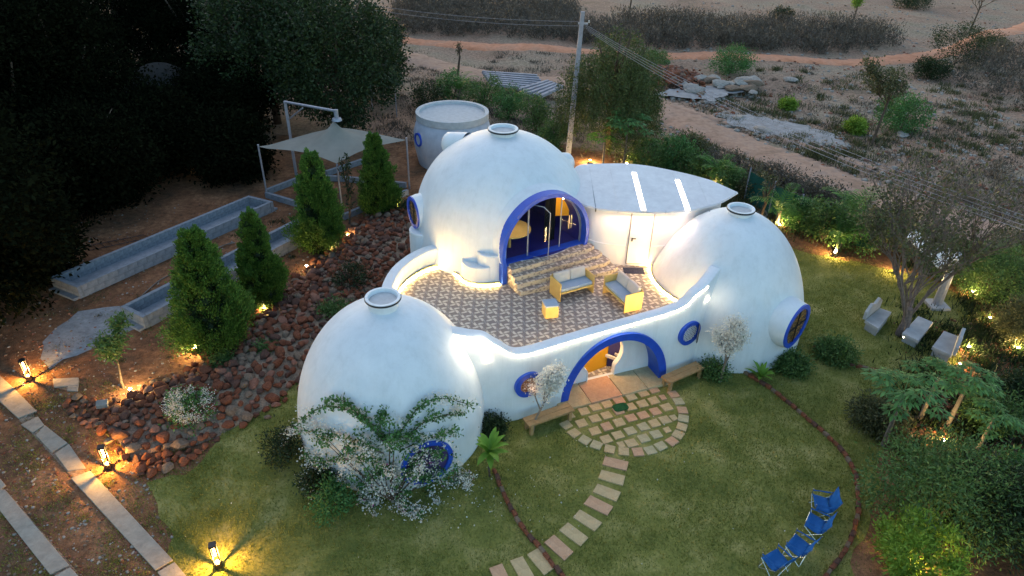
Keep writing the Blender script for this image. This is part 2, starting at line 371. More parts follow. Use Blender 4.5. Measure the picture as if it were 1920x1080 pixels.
def sheet(name, poly, z, mat, kind='structure', follow=False):
    me = bpy.data.meshes.new(name); bm = bmesh.new()
    vv = [bm.verts.new((p[0], p[1], z)) for p in poly]; bm.faces.new(vv); bmesh.ops.triangulate(bm, faces=bm.faces[:]); 
    bmesh.ops.recalc_face_normals(bm, faces=bm.faces[:])
    if bm.faces[0].normal.z < 0: bmesh.ops.reverse_faces(bm, faces=bm.faces[:])
    bm.to_mesh(me); bm.free(); me.materials.append(mat); o = bpy.data.objects.new(name, me); col.objects.link(o); return tag(o, kind=kind)
lawn_m = noise_mat('lawn_turf', [(.3, (.1, .12, .025)), (.5, (.19, .19, .045)), (.7, (.34, .3, .11))], .9, .95, second=(16, (.6, .65, .6), (1.3, 1.25, 1.2)), bump=.6, bscale=60)
lawn_px = [(300, 1130), (325, 1020), (290, 950), (275, 900), (355, 885), (430, 800), (520, 720), (620, 620), (700, 560), (1000, 560), (1440, 450), (1530, 480), (1650, 500), (1760, 530), (1850, 590),
           (1800, 650), (1790, 700), (1700, 760), (1650, 860), (1640, 960), (1600, 1050), (1580, 1130)]
lawn_poly = ragged(pxpoly(lawn_px), .12)
sheet('lawn', lawn_poly, .008, lawn_m)
# tracks across the field, draped on the terrain
def drape(name, pts, wd, mat, dz, amp=.2, n=24, cross=6):
    A, B = ribbon(pts, wd, amp, n); vsx = []; fx = []
    for a, b in zip(A, B):
        for k in range(cross+1):
            p = a.lerp(b, k/cross); vsx.append((p.x, p.y, float(bumps(np.array(p.x), np.array(p.y)))+dz*(1.25*(1-abs(2*k/cross-1)**3)-.5)))
    for i in range(len(A)-1):
        for k in range(cross):
            q = i*(cross+1)+k; fx.append((q, q+1, q+cross+2, q+cross+1))
    mb = MB(); mb.add(vsx, fx); o = mb.build(name, mat, smooth=True); return tag(o, kind='structure')
track_red = noise_mat('red_track', [(.3, (.42, .17, .085)), (.5, (.56, .25, .14)), (.7, (.46, .24, .15))], .5, .95, second=(3, (.75, .75, .75), (1.15, 1.15, 1.15)), bump=.4)
track_tan = noise_mat('tan_track', [(.3, (.26, .16, .11)), (.5, (.38, .24, .17)), (.7, (.32, .22, .17))], .7, .95, second=(3, (.7, .7, .7), (1.15, 1.15, 1.15)), bump=.4)
drape('dirt_road', [G(x, y) for x, y in [(420, 55), (740, 66), (900, 80), (1080, 90), (1280, 97), (1500, 107), (1700, 105), (1780, 92), (1860, 62), (1990, 30), (2150, 5)]], 3.0, track_red, .2)
drape('field_track', [G(x, y) for x, y in [(600, 80), (760, 100), (900, 132), (1060, 150), (1210, 185), (1330, 240), (1480, 305), (1620, 360), (1800, 420), (2000, 470)]], 3.8, track_tan, .18, .3)
drape('wheel_track', [G(x, y) for x, y in [(1210, 160), (1260, 195), (1400, 240), (1560, 290), (1640, 320)]], 1.0, track_tan, .2, .3)
cement = noise_mat('cement_spill', [(.3, (.2, .2, .21)), (.7, (.34, .34, .35))], 1.5, .9, second=(6, (.75, .75, .75), (1.1, 1.1, 1.1)))
sheet('cement_patch', ragged(pxpoly([(235, 575), (140, 585), (95, 625), (75, 670), (95, 690), (150, 665), (200, 640), (270, 615), (262, 590)]), .12, seed=5), .01, cement)
chalk = noise_mat('pale_rock_ground', [(.3, (.2, .19, .19)), (.7, (.34, .33, .33))], 2, .9, bump=.5)
for nm, pp in (('stony_patch', [(1350, 215), (1420, 218), (1500, 235), (1570, 255), (1580, 275), (1520, 268), (1440, 255), (1370, 232)]), ('stony_patch', [(1215, 175), (1290, 165), (1370, 160), (1400, 170), (1330, 190)])):
    sheet(nm, ragged(pxpoly(pp), .3, seed=8), .05, chalk)

# ---------------------------------------------------------------- the dome house
ZT = 2.0
house = empty('dome_house', (0, 0, 0), 0, 'white house of joined domes with blue-ringed round openings and a tiled roof terrace', 'house')
def ellipsoid_prof(R, z0, top, zb=0, n=40, flare=None):
    pr = [(R, zb)] if zb < z0 else []
    if flare: pr = [(R+flare*math.exp(-(z-zb)/.28), z) for z in np.linspace(zb, z0, 14)]
    for k in range(n+1):
        a = math.pi/2*k/n; z = z0+(top-z0)*math.sin(a); r = R*math.cos(a)
        if flare: r += flare*math.exp(-(z-zb)/.28)*(math.cos(a))
        pr.append((max(r, .004), z))
    return pr
A_C, A_R, A_T = (-3.331, 14.79), 2.624, 4.13
C_C, C_R, C_T = (7.38, 20.3), 2.80, 4.45
B_C, B_R, B_T = (-.45, 22.95), 3.15, 6.0
domeA = MB().lathe(ellipsoid_prof(A_R, .5, A_T), (*A_C, 0), 96).build('front_dome', white, house, smooth=True)
domeC = MB().lathe(ellipsoid_prof(C_R, .15, C_T), (*C_C, 0), 96).build('side_dome', white, house, smooth=True)
pB = [(B_R+.02, 0), (B_R+.02, 1.99)]+ellipsoid_prof(B_R, 2.9, B_T, 2.0, flare=.22)
pB = [(.004, -.01)]+pB
domeB = MB().lathe(pB, (*B_C, 0), 112).build('upper_dome', white, house, smooth=True)
# vent rings on the crowns
def vent(dome, c, z, r, h):
    base = MB().lathe([(r*.86, z-.12), (r*.86, z+h), (r, z+h), (r, z+h+.07), (r*.84, z+h+.07), (r*.78, z+h-.05), (.004, z+h-.08)], (*c, 0), 48).build('vent_ring', [white], dome, smooth=True, auto=30)
    MB().lathe([(r*.76, z+h-.03), (.004, z+h-.015)], (*c, 0), 32).build('vent_lid', ring_grey, dome, smooth=True)
    MB().lathe([(r+.006, z+h+.0), (r+.018, z+h+.02), (r+.018, z+h+.05), (r+.006, z+h+.055)], (*c, 0), 48).build('vent_rim', dark_metal, dome, smooth=True)
vent(domeA, A_C, A_T, .46, .2); vent(domeC, C_C, C_T, .44, .1); vent(domeB, B_C, B_T, .52, .1)

# generic frame helpers --------------------------------------------------------
def frame(c, az):
    """local frame: origin c, u along the wall, n outward (az = heading of the outward normal)"""
    n = Vector((math.cos(az), math.sin(az), 0)); u = Vector((-n.y, n.x, 0)); return Vector(c), u, n
def loc(fr, u, z, d=0): return fr[0]+fr[1]*u+Vector((0, 0, z))+fr[2]*d
def ring(fr, outer, inner, d0, d1, name, mats, parent, m_out=0, m_in=0, closed=True, smooth=True):
    n = len(outer); vs = []
    for crv, d in ((outer, d1), (inner, d1), (inner, d0), (outer, d0)): vs += [loc(fr, u, z, d) for u, z in crv]
    mb = MB(); rg = range(n) if closed else range(n-1)
    for q, mi in ((0, 0), (1, m_in), (2, 0), (3, m_out)):
        q2 = (q+1) % 4; mb.v = vs
        for i in rg: j = (i+1) % n; mb.f.append((q*n+i, q*n+j, q2*n+j, q2*n+i)); mb.m.append(mi)
    if not closed:
        for i in (0, n-1): mb.f.append((i, n+i, 2*n+i, 3*n+i)); mb.m.append(0)
    return mb.build(name, mats, parent, smooth=smooth, auto=35)
def circle(r, z=0, n=48, sx=1): return [(sx*r*math.cos(2*math.pi*i/n), z+r*math.sin(2*math.pi*i/n)) for i in range(n)]
def fill(fr, crv, d, name, mat, parent, th=.01):
    n = len(crv); vs = [loc(fr, u, z, d) for u, z in crv]+[loc(fr, u, z, d-th) for u, z in crv]
    mb = MB(); mb.add(vs, [tuple(range(n)), tuple(range(2*n-1, n-1, -1))]+[(i, (i+1)%n, n+(i+1)%n, n+i) for i in range(n)]); return mb.build(name, mat, parent)
def porthole(c, az, r, depth, fillmat, name='round_window', rw=.13, pat=True, sleeve=True, flare=.35, fat=1.0):
    """a round window at the end of a plaster sleeve that grows from the dome"""
    fr = frame(c, az); R = r+rw
    root = None
    if sleeve:
        vs = []; n = 48; ds = [-depth, -depth*.75, -depth*.5, -depth*.25, -.06, 0, 0]
        rsx = [R*(1+flare), R*(1+flare*.55), R*(1+flare*.25), R*(1+.08), R*1.02, R*1.01, R*.9]
        for d, q in zip(ds, rsx): vs += [loc(fr, u, z, d) for u, z in circle(q, 0, n)]
        mb = MB().add(vs, [(i*n+k, i*n+(k+1)%n, (i+1)*n+(k+1)%n, (i+1)*n+k) for i in range(len(ds)-1) for k in range(n)])
        mb.build('window_sleeve', white, house, smooth=True, auto=50)
    root = ring(fr, circle(R), circle(r), -.03, .05, name, [blue], house)
    fill(fr, circle(r+.01), .0 if sleeve else -.02, 'pane', fillmat, root)
    return fr, root
CW = G(1495, 610, 1.15)
azC = math.atan2(CW.y-C_C[1], CW.x-C_C[0])
frC, wC = porthole((9.12, 18.0, 1.6), rad(-46), .62, 1.25, amber, rw=.15)
mb = MB()
for a in (0, math.pi/2):
    p = [loc(frC, math.cos(a)*q, math.sin(a)*q, .02) for q in (-.6, .6)]; mb.tube(p, .018, 6)
mb.build('glazing_bar', dark_metal, wC)
# window in the upper dome, facing left
BWp = G(779, 392, 3.35)
azB = math.atan2(BWp.y-B_C[1], BWp.x-B_C[0])-.0
cB = Vector((B_C[0], B_C[1], 3.35))+Vector((math.cos(rad(198)), math.sin(rad(198)), 0))*(B_R+.12)
frB, wB = porthole(cB, rad(208), .45, .8, amber)
MB().tube([loc(frB, 0, -.45, .02), loc(frB, 0, .45, .02)], .018).build('glazing_bar', dark_metal, wB)
# window in the front dome, low behind the flowering shrub
cA = Vector((A_C[0], A_C[1], .95))+Vector((math.cos(rad(-62)), math.sin(rad(-62)), 0))*(A_R+.1)
frA, wA = porthole(cA, rad(-62), .58, .8, purple)
# two little dormers on the upper dome, lit from inside
for px, py, zz, azd in ((1090, 318, 4.3, 35), (893, 236, 5.25, 155)):
    dd = Vector((math.cos(rad(azd)), math.sin(rad(azd)), 0)); rr = B_R*math.sqrt(max(0, 1-((zz-2.9)/3.1)**2))
    cc = Vector((B_C[0], B_C[1], zz))+dd*(rr+.28)
    fr = frame(cc, rad(azd)); n = 32; vs = []
    ds = [-.9, -.3, -.08, 0]; rr_ = [.5, .42, .38, .3]
    for d, q in zip(ds, rr_): vs += [loc(fr, u, z, d) for u, z in circle(q, 0, n)]
    vs.append(loc(fr, 0, 0, .03))
    dm = MB().add(vs, [(i*n+k, i*n+(k+1)%n, (i+1)*n+(k+1)%n, (i+1)*n+k) for i in range(3) for k in range(n)]+[(3*n+k, 3*n+(k+1)%n, 4*n) for k in range(n)]).build('dormer', white, domeB, smooth=True)
    
# --- lower front wall with parapet -------------------------------------------
WP = [(-1.7, 14.95, 3.2), (-1.2, 14.85, 3.17), (-.75, 14.85, 3.12), (-.35, 14.9, 2.85), (.12, 15.0, 2.5), (.6, 15.2, 2.42), (1.3, 15.62, 2.38), (2.4, 16.2, 2.38), (3.8, 16.78, 2.48), (4.8, 17.17, 2.58), (5.3, 17.4, 2.7), (5.6, 17.56, 2.98), (6.0, 17.85, 3.15), (6.5, 18.5, 3.35)]
path = spline(WP, 8); TH = .36
def nrm(pts, i):
    t = pts[min(i+1, len(pts)-1)]-pts[max(i-1, 0)]; t = Vector((t.x, t.y, 0)).normalized(); return Vector((-t.y, t.x, 0))
def wall_strip(pts, z0, th, name, mat, parent, ztop=None, out=0, rnd=.05):
    vs = []; n = len(pts)
    for i, p in enumerate(pts):
        q = nrm(pts, i); zt = p.z if ztop is None else ztop
        o = Vector((p.x, p.y, 0))-q*out; inn = Vector((p.x, p.y, 0))+q*th
        vs += [(o.x, o.y, z0), (o.x, o.y, zt-rnd), (o.x+q.x*rnd*.3, o.y+q.y*rnd*.3, zt-rnd*.3), (o.x+q.x*rnd, o.y+q.y*rnd, zt),
               (inn.x-q.x*rnd, inn.y-q.y*rnd, zt), (inn.x-q.x*rnd*.3, inn.y-q.y*rnd*.3, zt-rnd*.3), (inn.x, inn.y, zt-rnd), (inn.x, inn.y, z0)]
    fs = [(i*8+k, (i+1)*8+k, (i+1)*8+(k+1)%8, i*8+(k+1)%8) for i in range(n-1) for k in range(8)]
    fs += [tuple(range(8)), tuple(range(n*8-1, n*8-9, -1))]
    mb = MB().add(vs, fs)
    o = mb.build(name, mat, parent); bm = bmesh.new(); bm.from_mesh(o.data); bmesh.ops.recalc_face_normals(bm, faces=bm.faces); bm.to_mesh(o.data); bm.free(); return o
fw = wall_strip(path, 0, TH, 'front_wall', white, house)
# arch frame (local): centre of the entrance
du = Vector((4.97-1.56, 17.2-15.82, 0)).normalized(); nA = Vector((du.y, -du.x, 0)); azA = math.atan2(nA.y, nA.x)
ac = Vector(((1.56+4.97)/2, (15.82+17.2)/2, 0)); frE = frame(ac, azA)
def arch(w, h, n=40, off=0, p=2.0):
    return [(w*math.copysign(abs(math.cos(math.pi*i/n))**(2/p), math.cos(math.pi*i/n)), off+h*math.sin(math.pi*i/n)**(2/p)) for i in range(n+1)]
def prism_obj(fr, crv, d0, d1, mat):
    n = len(crv); vs = [loc(fr, u, z, d0) for u, z in crv]+[loc(fr, u, z, d1) for u, z in crv]
    mb = MB().add(vs, [tuple(range(n)), tuple(range(2*n-1, n-1, -1))]+[(i, n+i, n+(i+1)%n, (i+1)%n) for i in range(n)])
    o = mb.build('cutter', mat); bm = bmesh.new(); bm.from_mesh(o.data); bmesh.ops.recalc_face_normals(bm, faces=bm.faces); bm.to_mesh(o.data); bm.free(); return o
OUT_W, OUT_H = 1.86, 2.17
wl = (0.9, 15.37); 
cut = prism_obj(frE, arch(OUT_W-.1, OUT_H-.1)+[(-(OUT_W-.1), -.3), (OUT_W-.1, -.3)], -1.2, .8, white)
W1 = G(988, 721, 1.3); 
bool_cut(fw, [cut])
for p in fw.data.polygons: p.use_smooth = True
fw.data.set_sharp_from_angle(angle=rad(35))
# blue arch: face ring and deep reveal
ring(frE, arch(OUT_W, OUT_H), arch(OUT_W-.27, OUT_H-.24), -.62, .05, 'entrance_arch', [blue], house, closed=False)
# white screen with the keyhole doorway
KD = -.6
def keyhole(n=41):
    pts = []
    # start bottom right, go over the circle, to bottom left (same parameter order as arch)
    cx, cz, r = -.17, 1.02, .74
    a0 = -48
    for i in range(n):
        f = i/(n-1)
        if f < .14: q = f/.14; a = rad(a0); x1, z1 = cx+r*math.cos(a), cz+r*math.sin(a); pts.append((x1+.0*(1-q), .02+(z1-.02)*q))
        elif f > .86: q = (1-f)/.14; a = rad(180-a0); x1, z1 = cx+r*math.cos(a), cz+r*math.sin(a); pts.append((x1, .02+(z1-.02)*q))
        else:
            q = (f-.14)/.72; a = rad(a0+(180-2*a0)*q); pts.append((cx+r*math.cos(a), cz+r*math.sin(a)))
    return pts
kh = keyhole()
ring(frE, arch(OUT_W-.2, OUT_H-.2), kh, KD-.12, KD, 'keyhole_screen', [white], house, closed=False)
khi = [(-.17+(u+.17)*.95, 1.0+(z-1.0)*.96 if z > .1 else z) for u, z in kh]
ring(frE, kh, khi, KD-.14, KD+.04, 'keyhole_trim', [white], house, closed=False)
MB().add([loc(frE, u, z, d) for u, z, d in ((-.85, 0, KD+.1), (.55, 0, KD+.1), (.55, 0, KD-.12), (-.85, 0, KD-.12), (-.85, .09, KD+.1), (.55, .09, KD+.1), (.55, .09, KD-.12), (-.85, .09, KD-.12))],
         [(0,1,2,3), (4,5,6,7), (0,1,5,4), (1,2,6,5), (2,3,7,6), (3,0,4,7)]).build('door_sill', white, house)
# entrance hall behind the keyhole
def quad(name, pts, mat, parent, th=.03):
    p = [Vector(q) for q in pts]; n = (p[1]-p[0]).cross(p[2]-p[0]).normalized()*th
    return MB().add(p+[q-n for q in p], [(0,1,2,3), (7,6,5,4), (0,4,5,1), (1,5,6,2), (2,6,7,3), (3,7,4,0)]).build(name, mat, parent)
hall = empty('entrance_hall', (0, 0, 0)); hall.parent = house
quad('hall_floor', [loc(frE, u, .03, d) for u, d in ((-1.5, KD-.13), (.9, KD-.13), (.9, -1.5), (-1.5, -1.5))], tile_m, hall)
quad('orange_wall', [loc(frE, u, z, d) for u, z, d in ((-1.5, 0, -.82), (.33, 0, -1.12), (.33, 1.95, -1.12), (-1.5, 1.95, -.82))], orange, hall)
quad('left_wall', [loc(frE, u, z, d) for u, z, d in ((-1.5, 0, KD-.14), (-1.5, 0, -.94), (-1.5, 1.95, -.94), (-1.5, 1.95, KD-.14))], orange, hall)
quad('purple_wall', [loc(frE, u, z, d) for u, z, d in ((.35, 0, -1.12), (.95, 0, KD-.14), (.95, 1.95, KD-.14), (.35, 1.95, -1.12))], purple, hall)
quad('hall_ceiling', [loc(frE, u, 1.93, d) for u, d in ((-1.6, -.4), (-1.6, -3.0), (1.5, -3.0), (1.5, -.4))], white, hall)
def light(name, loc_, energy, color=(1, .72, .42), size=.05, kind='POINT', parent=None, rot=None):
    l = bpy.data.lights.new(name, kind); l.energy = energy; l.color = color
    if kind == 'POINT': l.shadow_soft_size = size
    if kind == 'AREA': l.size = size
    o = bpy.data.objects.new(name, l); col.objects.link(o); o.location = loc_
    if rot: o.rotation_euler = rot
    if parent: o.parent = parent
    return o
light('hall_lamp', loc(frE, -.05, 1.8, -.84), 16, (1, .74, .42), .15)
# wooden hand rail boards inside
MB().box(loc(frE, .38, .5, -.98), (.36, .07, .1), math.atan2(du.y, du.x)+2.2).box(loc(frE, .56, .62, -.84), (.05, .26, .08), math.atan2(du.y, du.x)+.5).build('hall_bench', cushion2, hall)
# round windows in the wall
def wall_window(px, py, r, rw, latt, az=None):
    best = None
    for i, p in enumerate(path):
        for z in np.linspace(.9, 1.9, 41):
            x, y = PX((p.x, p.y, z)); e = (x-px)**2+(y-py)**2
            if best is None or e < best[0]: best = (e, i, z)
    i, z = best[1], best[2]; q = -nrm(path, i); a = math.atan2(q.y, q.x) if az is None else az
    c = Vector((path[i].x, path[i].y, z))+q*.02; fr = frame(c, a)
    root = ring(fr, circle(r+rw), circle(r), -.05, .06, 'round_window', [blue], house)
    fill(fr, circle(r+.01), -.0, 'pane', latt, root); return fr, root
glow_pane = plain('warm_pane', (.22, .1, .05), .4)
fr1, w1 = wall_window(988, 720, .27, .16, glow_pane)
def lattice(fr, r, root, mat, n=4):
    mb = MB()
    for k in range(-n, n+1):
        q = k*r/(n+.5); s = math.sqrt(max(0, r*r-q*q))
        mb.tube([loc(fr, q, -s, .02), loc(fr, q, s, .02)], .011, 4); mb.tube([loc(fr, -s, q, .022), loc(fr, s, q, .022)], .011, 4)
    mb.build('lattice', mat, root)
lattice(fr1, .27, w1, lattice_m, 3)
light('window_glow', loc(fr1, 0, 0, .25), .5, (1, .6, .4), .1, parent=w1)
fr2, w2 = wall_window(1292, 624, .3, .13, navy); lattice(fr2, .3, w2, white_wall, 4)
frp = frame(loc(fr2, .1, .02, .26), math.atan2(fr2[2].y, fr2[2].x)+.5)
frp = (loc(fr2, .18, .03, .2), (Matrix.Rotation(.75, 3, 'Z')@fr2[1]), (Matrix.Rotation(.75, 3, 'Z')@fr2[2]))
pn = ring(frp, circle(.3), circle(.275), -.015, .015, 'open_casement', [dark_metal], w2); fill(frp, circle(.276), 0, 'pane', plain('frosted_pane', (.4, .42, .48), .3), pn)
# LED line under the outer lip of the parapet
def strip(pts, off, dz, name, mat, parent, w=.022, h=.03):
    vs = []; n = len(pts)
    for i, p in enumerate(pts):
        q = nrm(pts, i); a = Vector((p.x, p.y, p.z+dz))-q*off; b = a-q*w
        vs += [a, b, b+Vector((0, 0, h)), a+Vector((0, 0, h))]
    fs = [(i*4+k, (i+1)*4+k, (i+1)*4+(k+1)%4, i*4+(k+1)%4) for i in range(n-1) for k in range(4)]+[(0,1,2,3), (n*4-1, n*4-2, n*4-3, n*4-4)]
    return MB().add(vs, fs).build(name, mat, parent)
strip(path[2:-8], .004, -.09, 'led_strip', led_w, fw)
light('led_end_lamp', G(1376, 503, 3.3)+Vector((0, -.05, 0)), 10, (1, .85, .62), .05, parent=fw)
light('led_end_lamp', (-.72, 14.55, 3.15), 5, (1, .85, .62), .05, parent=fw)
# small wall lamps
for px, py in ((917, 676), (1325, 562)):
    best = min(((PX((p.x, p.y, z))[0]-px)**2+(PX((p.x, p.y, z))[1]-py)**2, i, z) for i, p in enumerate(path) for z in (1.6, 1.8, 2.0, 2.2, 2.4, 2.6, 2.8))
    i, z = best[1], best[2]; q = -nrm(path, i); MB().box(Vector((path[i].x, path[i].y, z))+q*.04, (.09, .06, .12), math.atan2(q.y, q.x)+math.pi/2).build('wall_lamp', led_w, fw)

# --- terrace ----------------------------------------------------------------
LP = [(-3.0, 16.4, 2.6), (-3.7, 16.7, 2.6), (-4.02, 17.4, 2.6), (-4.1, 18.4, 2.6), (-3.95, 19.4, 2.6), (-3.5, 20.3, 2.62), (-2.9, 20.85, 2.65), (-2.2, 21.1, 2.66)]
lpath = spline([Vector(p) for p in LP][::-1], 8)
wall_strip(lpath, 0, .36, 'side_parapet', white, house)
front_in = [(p.x+nrm(path, i).x*(TH-.05), p.y+nrm(path, i).y*(TH-.05)) for i, p in enumerate(path)]
terr = front_in+[(6.5, 19.4), (6.0, 20.2), (5.7, 21.1), (4.5, 21.0), (3.3, 21.1), (2.4, 21.6), (1.0, 21.3), (-.5, 21), (-2.4, 20.9), (-2.9, 20.6)]+[(p.x+nrm(lpath, i).x*.3, p.y+nrm(lpath, i).y*.3) for i, p in enumerate(lpath)][4:]+[(-2.2, 15.2)]
tf = MB().prism(terr, ZT-.06, ZT-.012).build('terrace_floor', mortar, house)
xs = [p[0] for p in terr]; ys = [p[1] for p in terr]; g_ = .004; full = None; edge_n = 0
for ix in range(int(min(xs)/TILE)-1, int(max(xs)/TILE)+2):
    for iy in range(int(min(ys)/TILE)-1, int(max(ys)/TILE)+2):
        x0, x1, y0, y1 = ix*TILE+g_, (ix+1)*TILE-g_, iy*TILE+g_, (iy+1)*TILE-g_
        p = clip(clip(clip(clip(terr, -1, 0, -x0), 1, 0, x1), 0, -1, -y0), 0, 1, y1)
        if len(p) < 3: continue
        ar = abs(sum(p[i][0]*p[(i+1)%len(p)][1]-p[(i+1)%len(p)][0]*p[i][1] for i in range(len(p))))/2
        if ar < .004: continue
        cx, cy = (x0+x1)/2, (y0+y1)/2; dz = random.uniform(-.0015, .0015)
        if ar > (x1-x0)*(y1-y0)*.999:
            if full is None:
                h = (x1-x0)/2; o = MB().box((0, 0, 0), (2*h, 2*h, .014)).build('tile', tile_m, tf); full = o.data; o.location = (cx, cy, ZT-.007+dz)
            else: inst('tile', full, tf, (cx, cy, ZT-.007+dz))
        elif not in_poly(np.array([cx]), np.array([cy]), [(B_C[0]+3*math.cos(a), B_C[1]+3*math.sin(a)) for a in np.linspace(0, 6.28, 40)])[0]:
            MB().prism([(q[0]-cx, q[1]-cy) for q in p], -.007, .007).build('tile', tile_m, tf).location = (cx, cy, ZT-.007+dz)
# --- doorway of the upper dome ------------------------------------------------
ZD = 2.68
dl, dr = Vector((-.34, 19.42, 0)), Vector((2.58, 21.2, 0)); dc = (dl+dr)/2; dv = (dr-dl).normalized(); nD = Vector((dv.y, -dv.x, 0))
frD = frame((dc.x, dc.y, 0), math.atan2(nD.y, nD.x)); DW = (dr-dl).length/2; DH = 2.2
def darch(w, h, low, n=44):
    a0 = rad(-14); pts = [(w*math.cos(a0+(math.pi-2*a0)*i/n), low+h*(math.sin(a0+(math.pi-2*a0)*i/n)-math.sin(a0))/(1-math.sin(a0))) for i in range(n+1)]; return pts
cut = prism_obj(frD, darch(DW-.12, DH-.12, ZD), -3.6, 1.2, navy)
bool_cut(domeB, [cut]); 
for p in domeB.data.polygons: p.use_smooth = True
domeB.data.set_sharp_from_angle(angle=rad(40))
# plaster hood that carries the arch out of the dome
oc, icv = darch(DW+.02, DH+.02, ZD-.02), darch(DW-.1, DH-.1, ZD-.02)
big = darch(DW+.22, DH+.3, ZD-.1); n = len(oc)
vs = [loc(frD, u, z, d) for crv, d in ((oc, -.0), (darch(DW+.04, DH+.05, ZD-.02), -.3), (darch(DW+.1, DH+.14, ZD-.05), -.6), (big, -1.2)) for u, z in crv]
MB().add(vs, [(i*n+k, i*n+k+1, (i+1)*n+k+1, (i+1)*n+k) for i in range(3) for k in range(n-1)]).build('arch_hood', white, domeB, smooth=True)
da = ring(frD, darch(DW+.03, DH+.04, ZD), darch(DW-.1, DH-.1, ZD), -.3, .05, 'terrace_door_arch', [blue], house, closed=False)
# blue jamb that runs down to the terrace on the left
u0 = -DW+.02
MB().add([loc(frD, u, z, d) for z in (ZT, ZD+.05) for u, d in ((u0-.02, .05), (u0+.2, .05), (u0+.2, -.3), (u0-.02, -.3))], [(3,2,1,0), (4,5,6,7), (0,1,5,4), (1,2,6,5), (2,3,7,6), (3,0,4,7)]).build('jamb', blue, da)
# glazing: fixed side panes, one open leaf, handles
def clip_arch(u0, u1):
    p = [(u, z) for u, z in darch(DW-.14, DH-.14, ZD)]; p = clip(p, -1, 0, -u0); p = clip(p, 1, 0, u1); return p
for a, b_ in ((-DW+.16, -.62), (.68, DW-.16)):
    cv = clip_arch(a, b_); o = fill(frD, cv, -.22, 'glass_panel', glass, da, .012)
    mb = MB(); pts = [loc(frD, u, z, -.215) for u, z in cv]; mb.tube(pts+[pts[0]], .022, 4, cap=False); mb.build('pane_frame', metal, o)
frL = (loc(frD, -.6, 0, -.22), (Matrix.Rotation(rad(-50), 3, 'Z')@frD[1]), (Matrix.Rotation(rad(-50), 3, 'Z')@frD[2]))
lf = [(0, ZD+.02), (.72, ZD+.02), (.72, ZD+1.72), (.5, ZD+1.9), (0, ZD+1.93)]
frL = (frL[0], -frL[1] if frL[1].dot(frD[1]) < 0 else frL[1], frL[2])
o = fill(frL, lf, 0, 'glass_door', glass, da, .012); pts = [loc(frL, u, z, 0) for u, z in lf]; MB().tube(pts+[pts[0]], .02, 4, cap=False).build('pane_frame', metal, o)
MB().tube([loc(frL, .6, ZD+.7, .05), loc(frL, .6, ZD+1.2, .05)], .02).tube([loc(frL, .6, ZD+.7, -.05), loc(frL, .6, ZD+1.2, -.05)], .02).build('door_handle', chrome, o)
o = MB().tube([loc(frD, .98, ZD+.7, -.14), loc(frD, .98, ZD+1.2, -.14)], .02).tube([loc(frD, 1.08, ZD+.7, -.14), loc(frD, 1.08, ZD+1.2, -.14)], .02).build('door_handle', chrome, da)
MB().box(loc(frD, 0, ZD+.02, -.2), (2*DW-.2, .3, .03), math.atan2(dv.y, dv.x)).build('threshold', blue, da)
# inside: room floor, table, curtain, orange panel for the pane's glow
rm = empty('upper_room'); rm.parent = house
mb = MB(); mb.lathe([(.004, .72), (.72, .72), (.72, .76), (.004, .76)], loc(frD, -.85, ZD, -1.0), 40); mb.tube([loc(frD, -.85, ZD+.03, -1.0), loc(frD, -.85, ZD+.72, -1.0)], .05); mb.build('round_table', ply, rm)
mb = MB(); vs = []
for i in range(25): u = .38+i*.018; vs += [loc(frD, u, ZD+.05, -.75+.05*math.sin(i*1.7)), loc(frD, u, ZD+2.0, -.75+.04*math.sin(i*1.7))]
mb.add(vs, [(2*i, 2*i+2, 2*i+3, 2*i+1) for i in range(24)]); mb.build('curtain', plain('black_curtain', (.008, .008, .01), .9), rm, smooth=True)
quad('orange_wall', [loc(frD, u, z, d) for u, z, d in ((.78, ZD+.75, -1.2), (1.5, ZD+.75, -.9), (1.5, ZD+1.75, -.9), (.78, ZD+1.75, -1.2))], orange, rm)  # orange panel stands in for the golden reflection in the right pane
quad('side_panel', [loc(frD, u, z, d) for u, z, d in ((-1.5, ZD+1.0, -1.9), (-.6, ZD+1.0, -2.2), (-.6, ZD+1.5, -2.2), (-1.5, ZD+1.5, -1.9))], orange, rm)
light('room_lamp', loc(frD, -.9, ZD+1.7, -.7), 6, (1, .74, .4), .1, parent=rm)
light('room_lamp', loc(frD, 1.0, ZD+1.72, -.6), 9, (1, .8, .5), .1, parent=rm)
# steps up to the door
mb_c = []
for k in range(4):
    zt = ZD-.01-k*(ZD-ZT)/4; dep = .32+k*.3; lu, ru = -DW+.16, DW+.15+k*.14
    p = [loc(frD, u, 0, d) for u, d in ((lu, -.3), (ru, -.3), (ru, dep-.1), (ru-.25, dep), (lu, dep-(.1*k)))]
    if k < 4:
        q = [(v.x, v.y) for v in p]
        so_ = MB().prism(q, ZT-.01, zt-k*.001).build('step', tile_m, house, bevel=.008)
        fr_ = [loc(frD, u, 0, d) for u, d in ((lu, dep-(.1*k)+.004), (ru-.25, dep+.004), (ru+.004, dep-.1))]
        for a_, b__ in zip(fr_, fr_[1:]):
            t_ = (b__-a_).normalized(); n_ = Vector((t_.y, -t_.x, 0))*.012
            MB().prism([(v.x, v.y) for v in (a_, b__, b__+n_, a_+n_)], zt-.155, zt-.012-k*.001).build('riser', riser_m, so_)
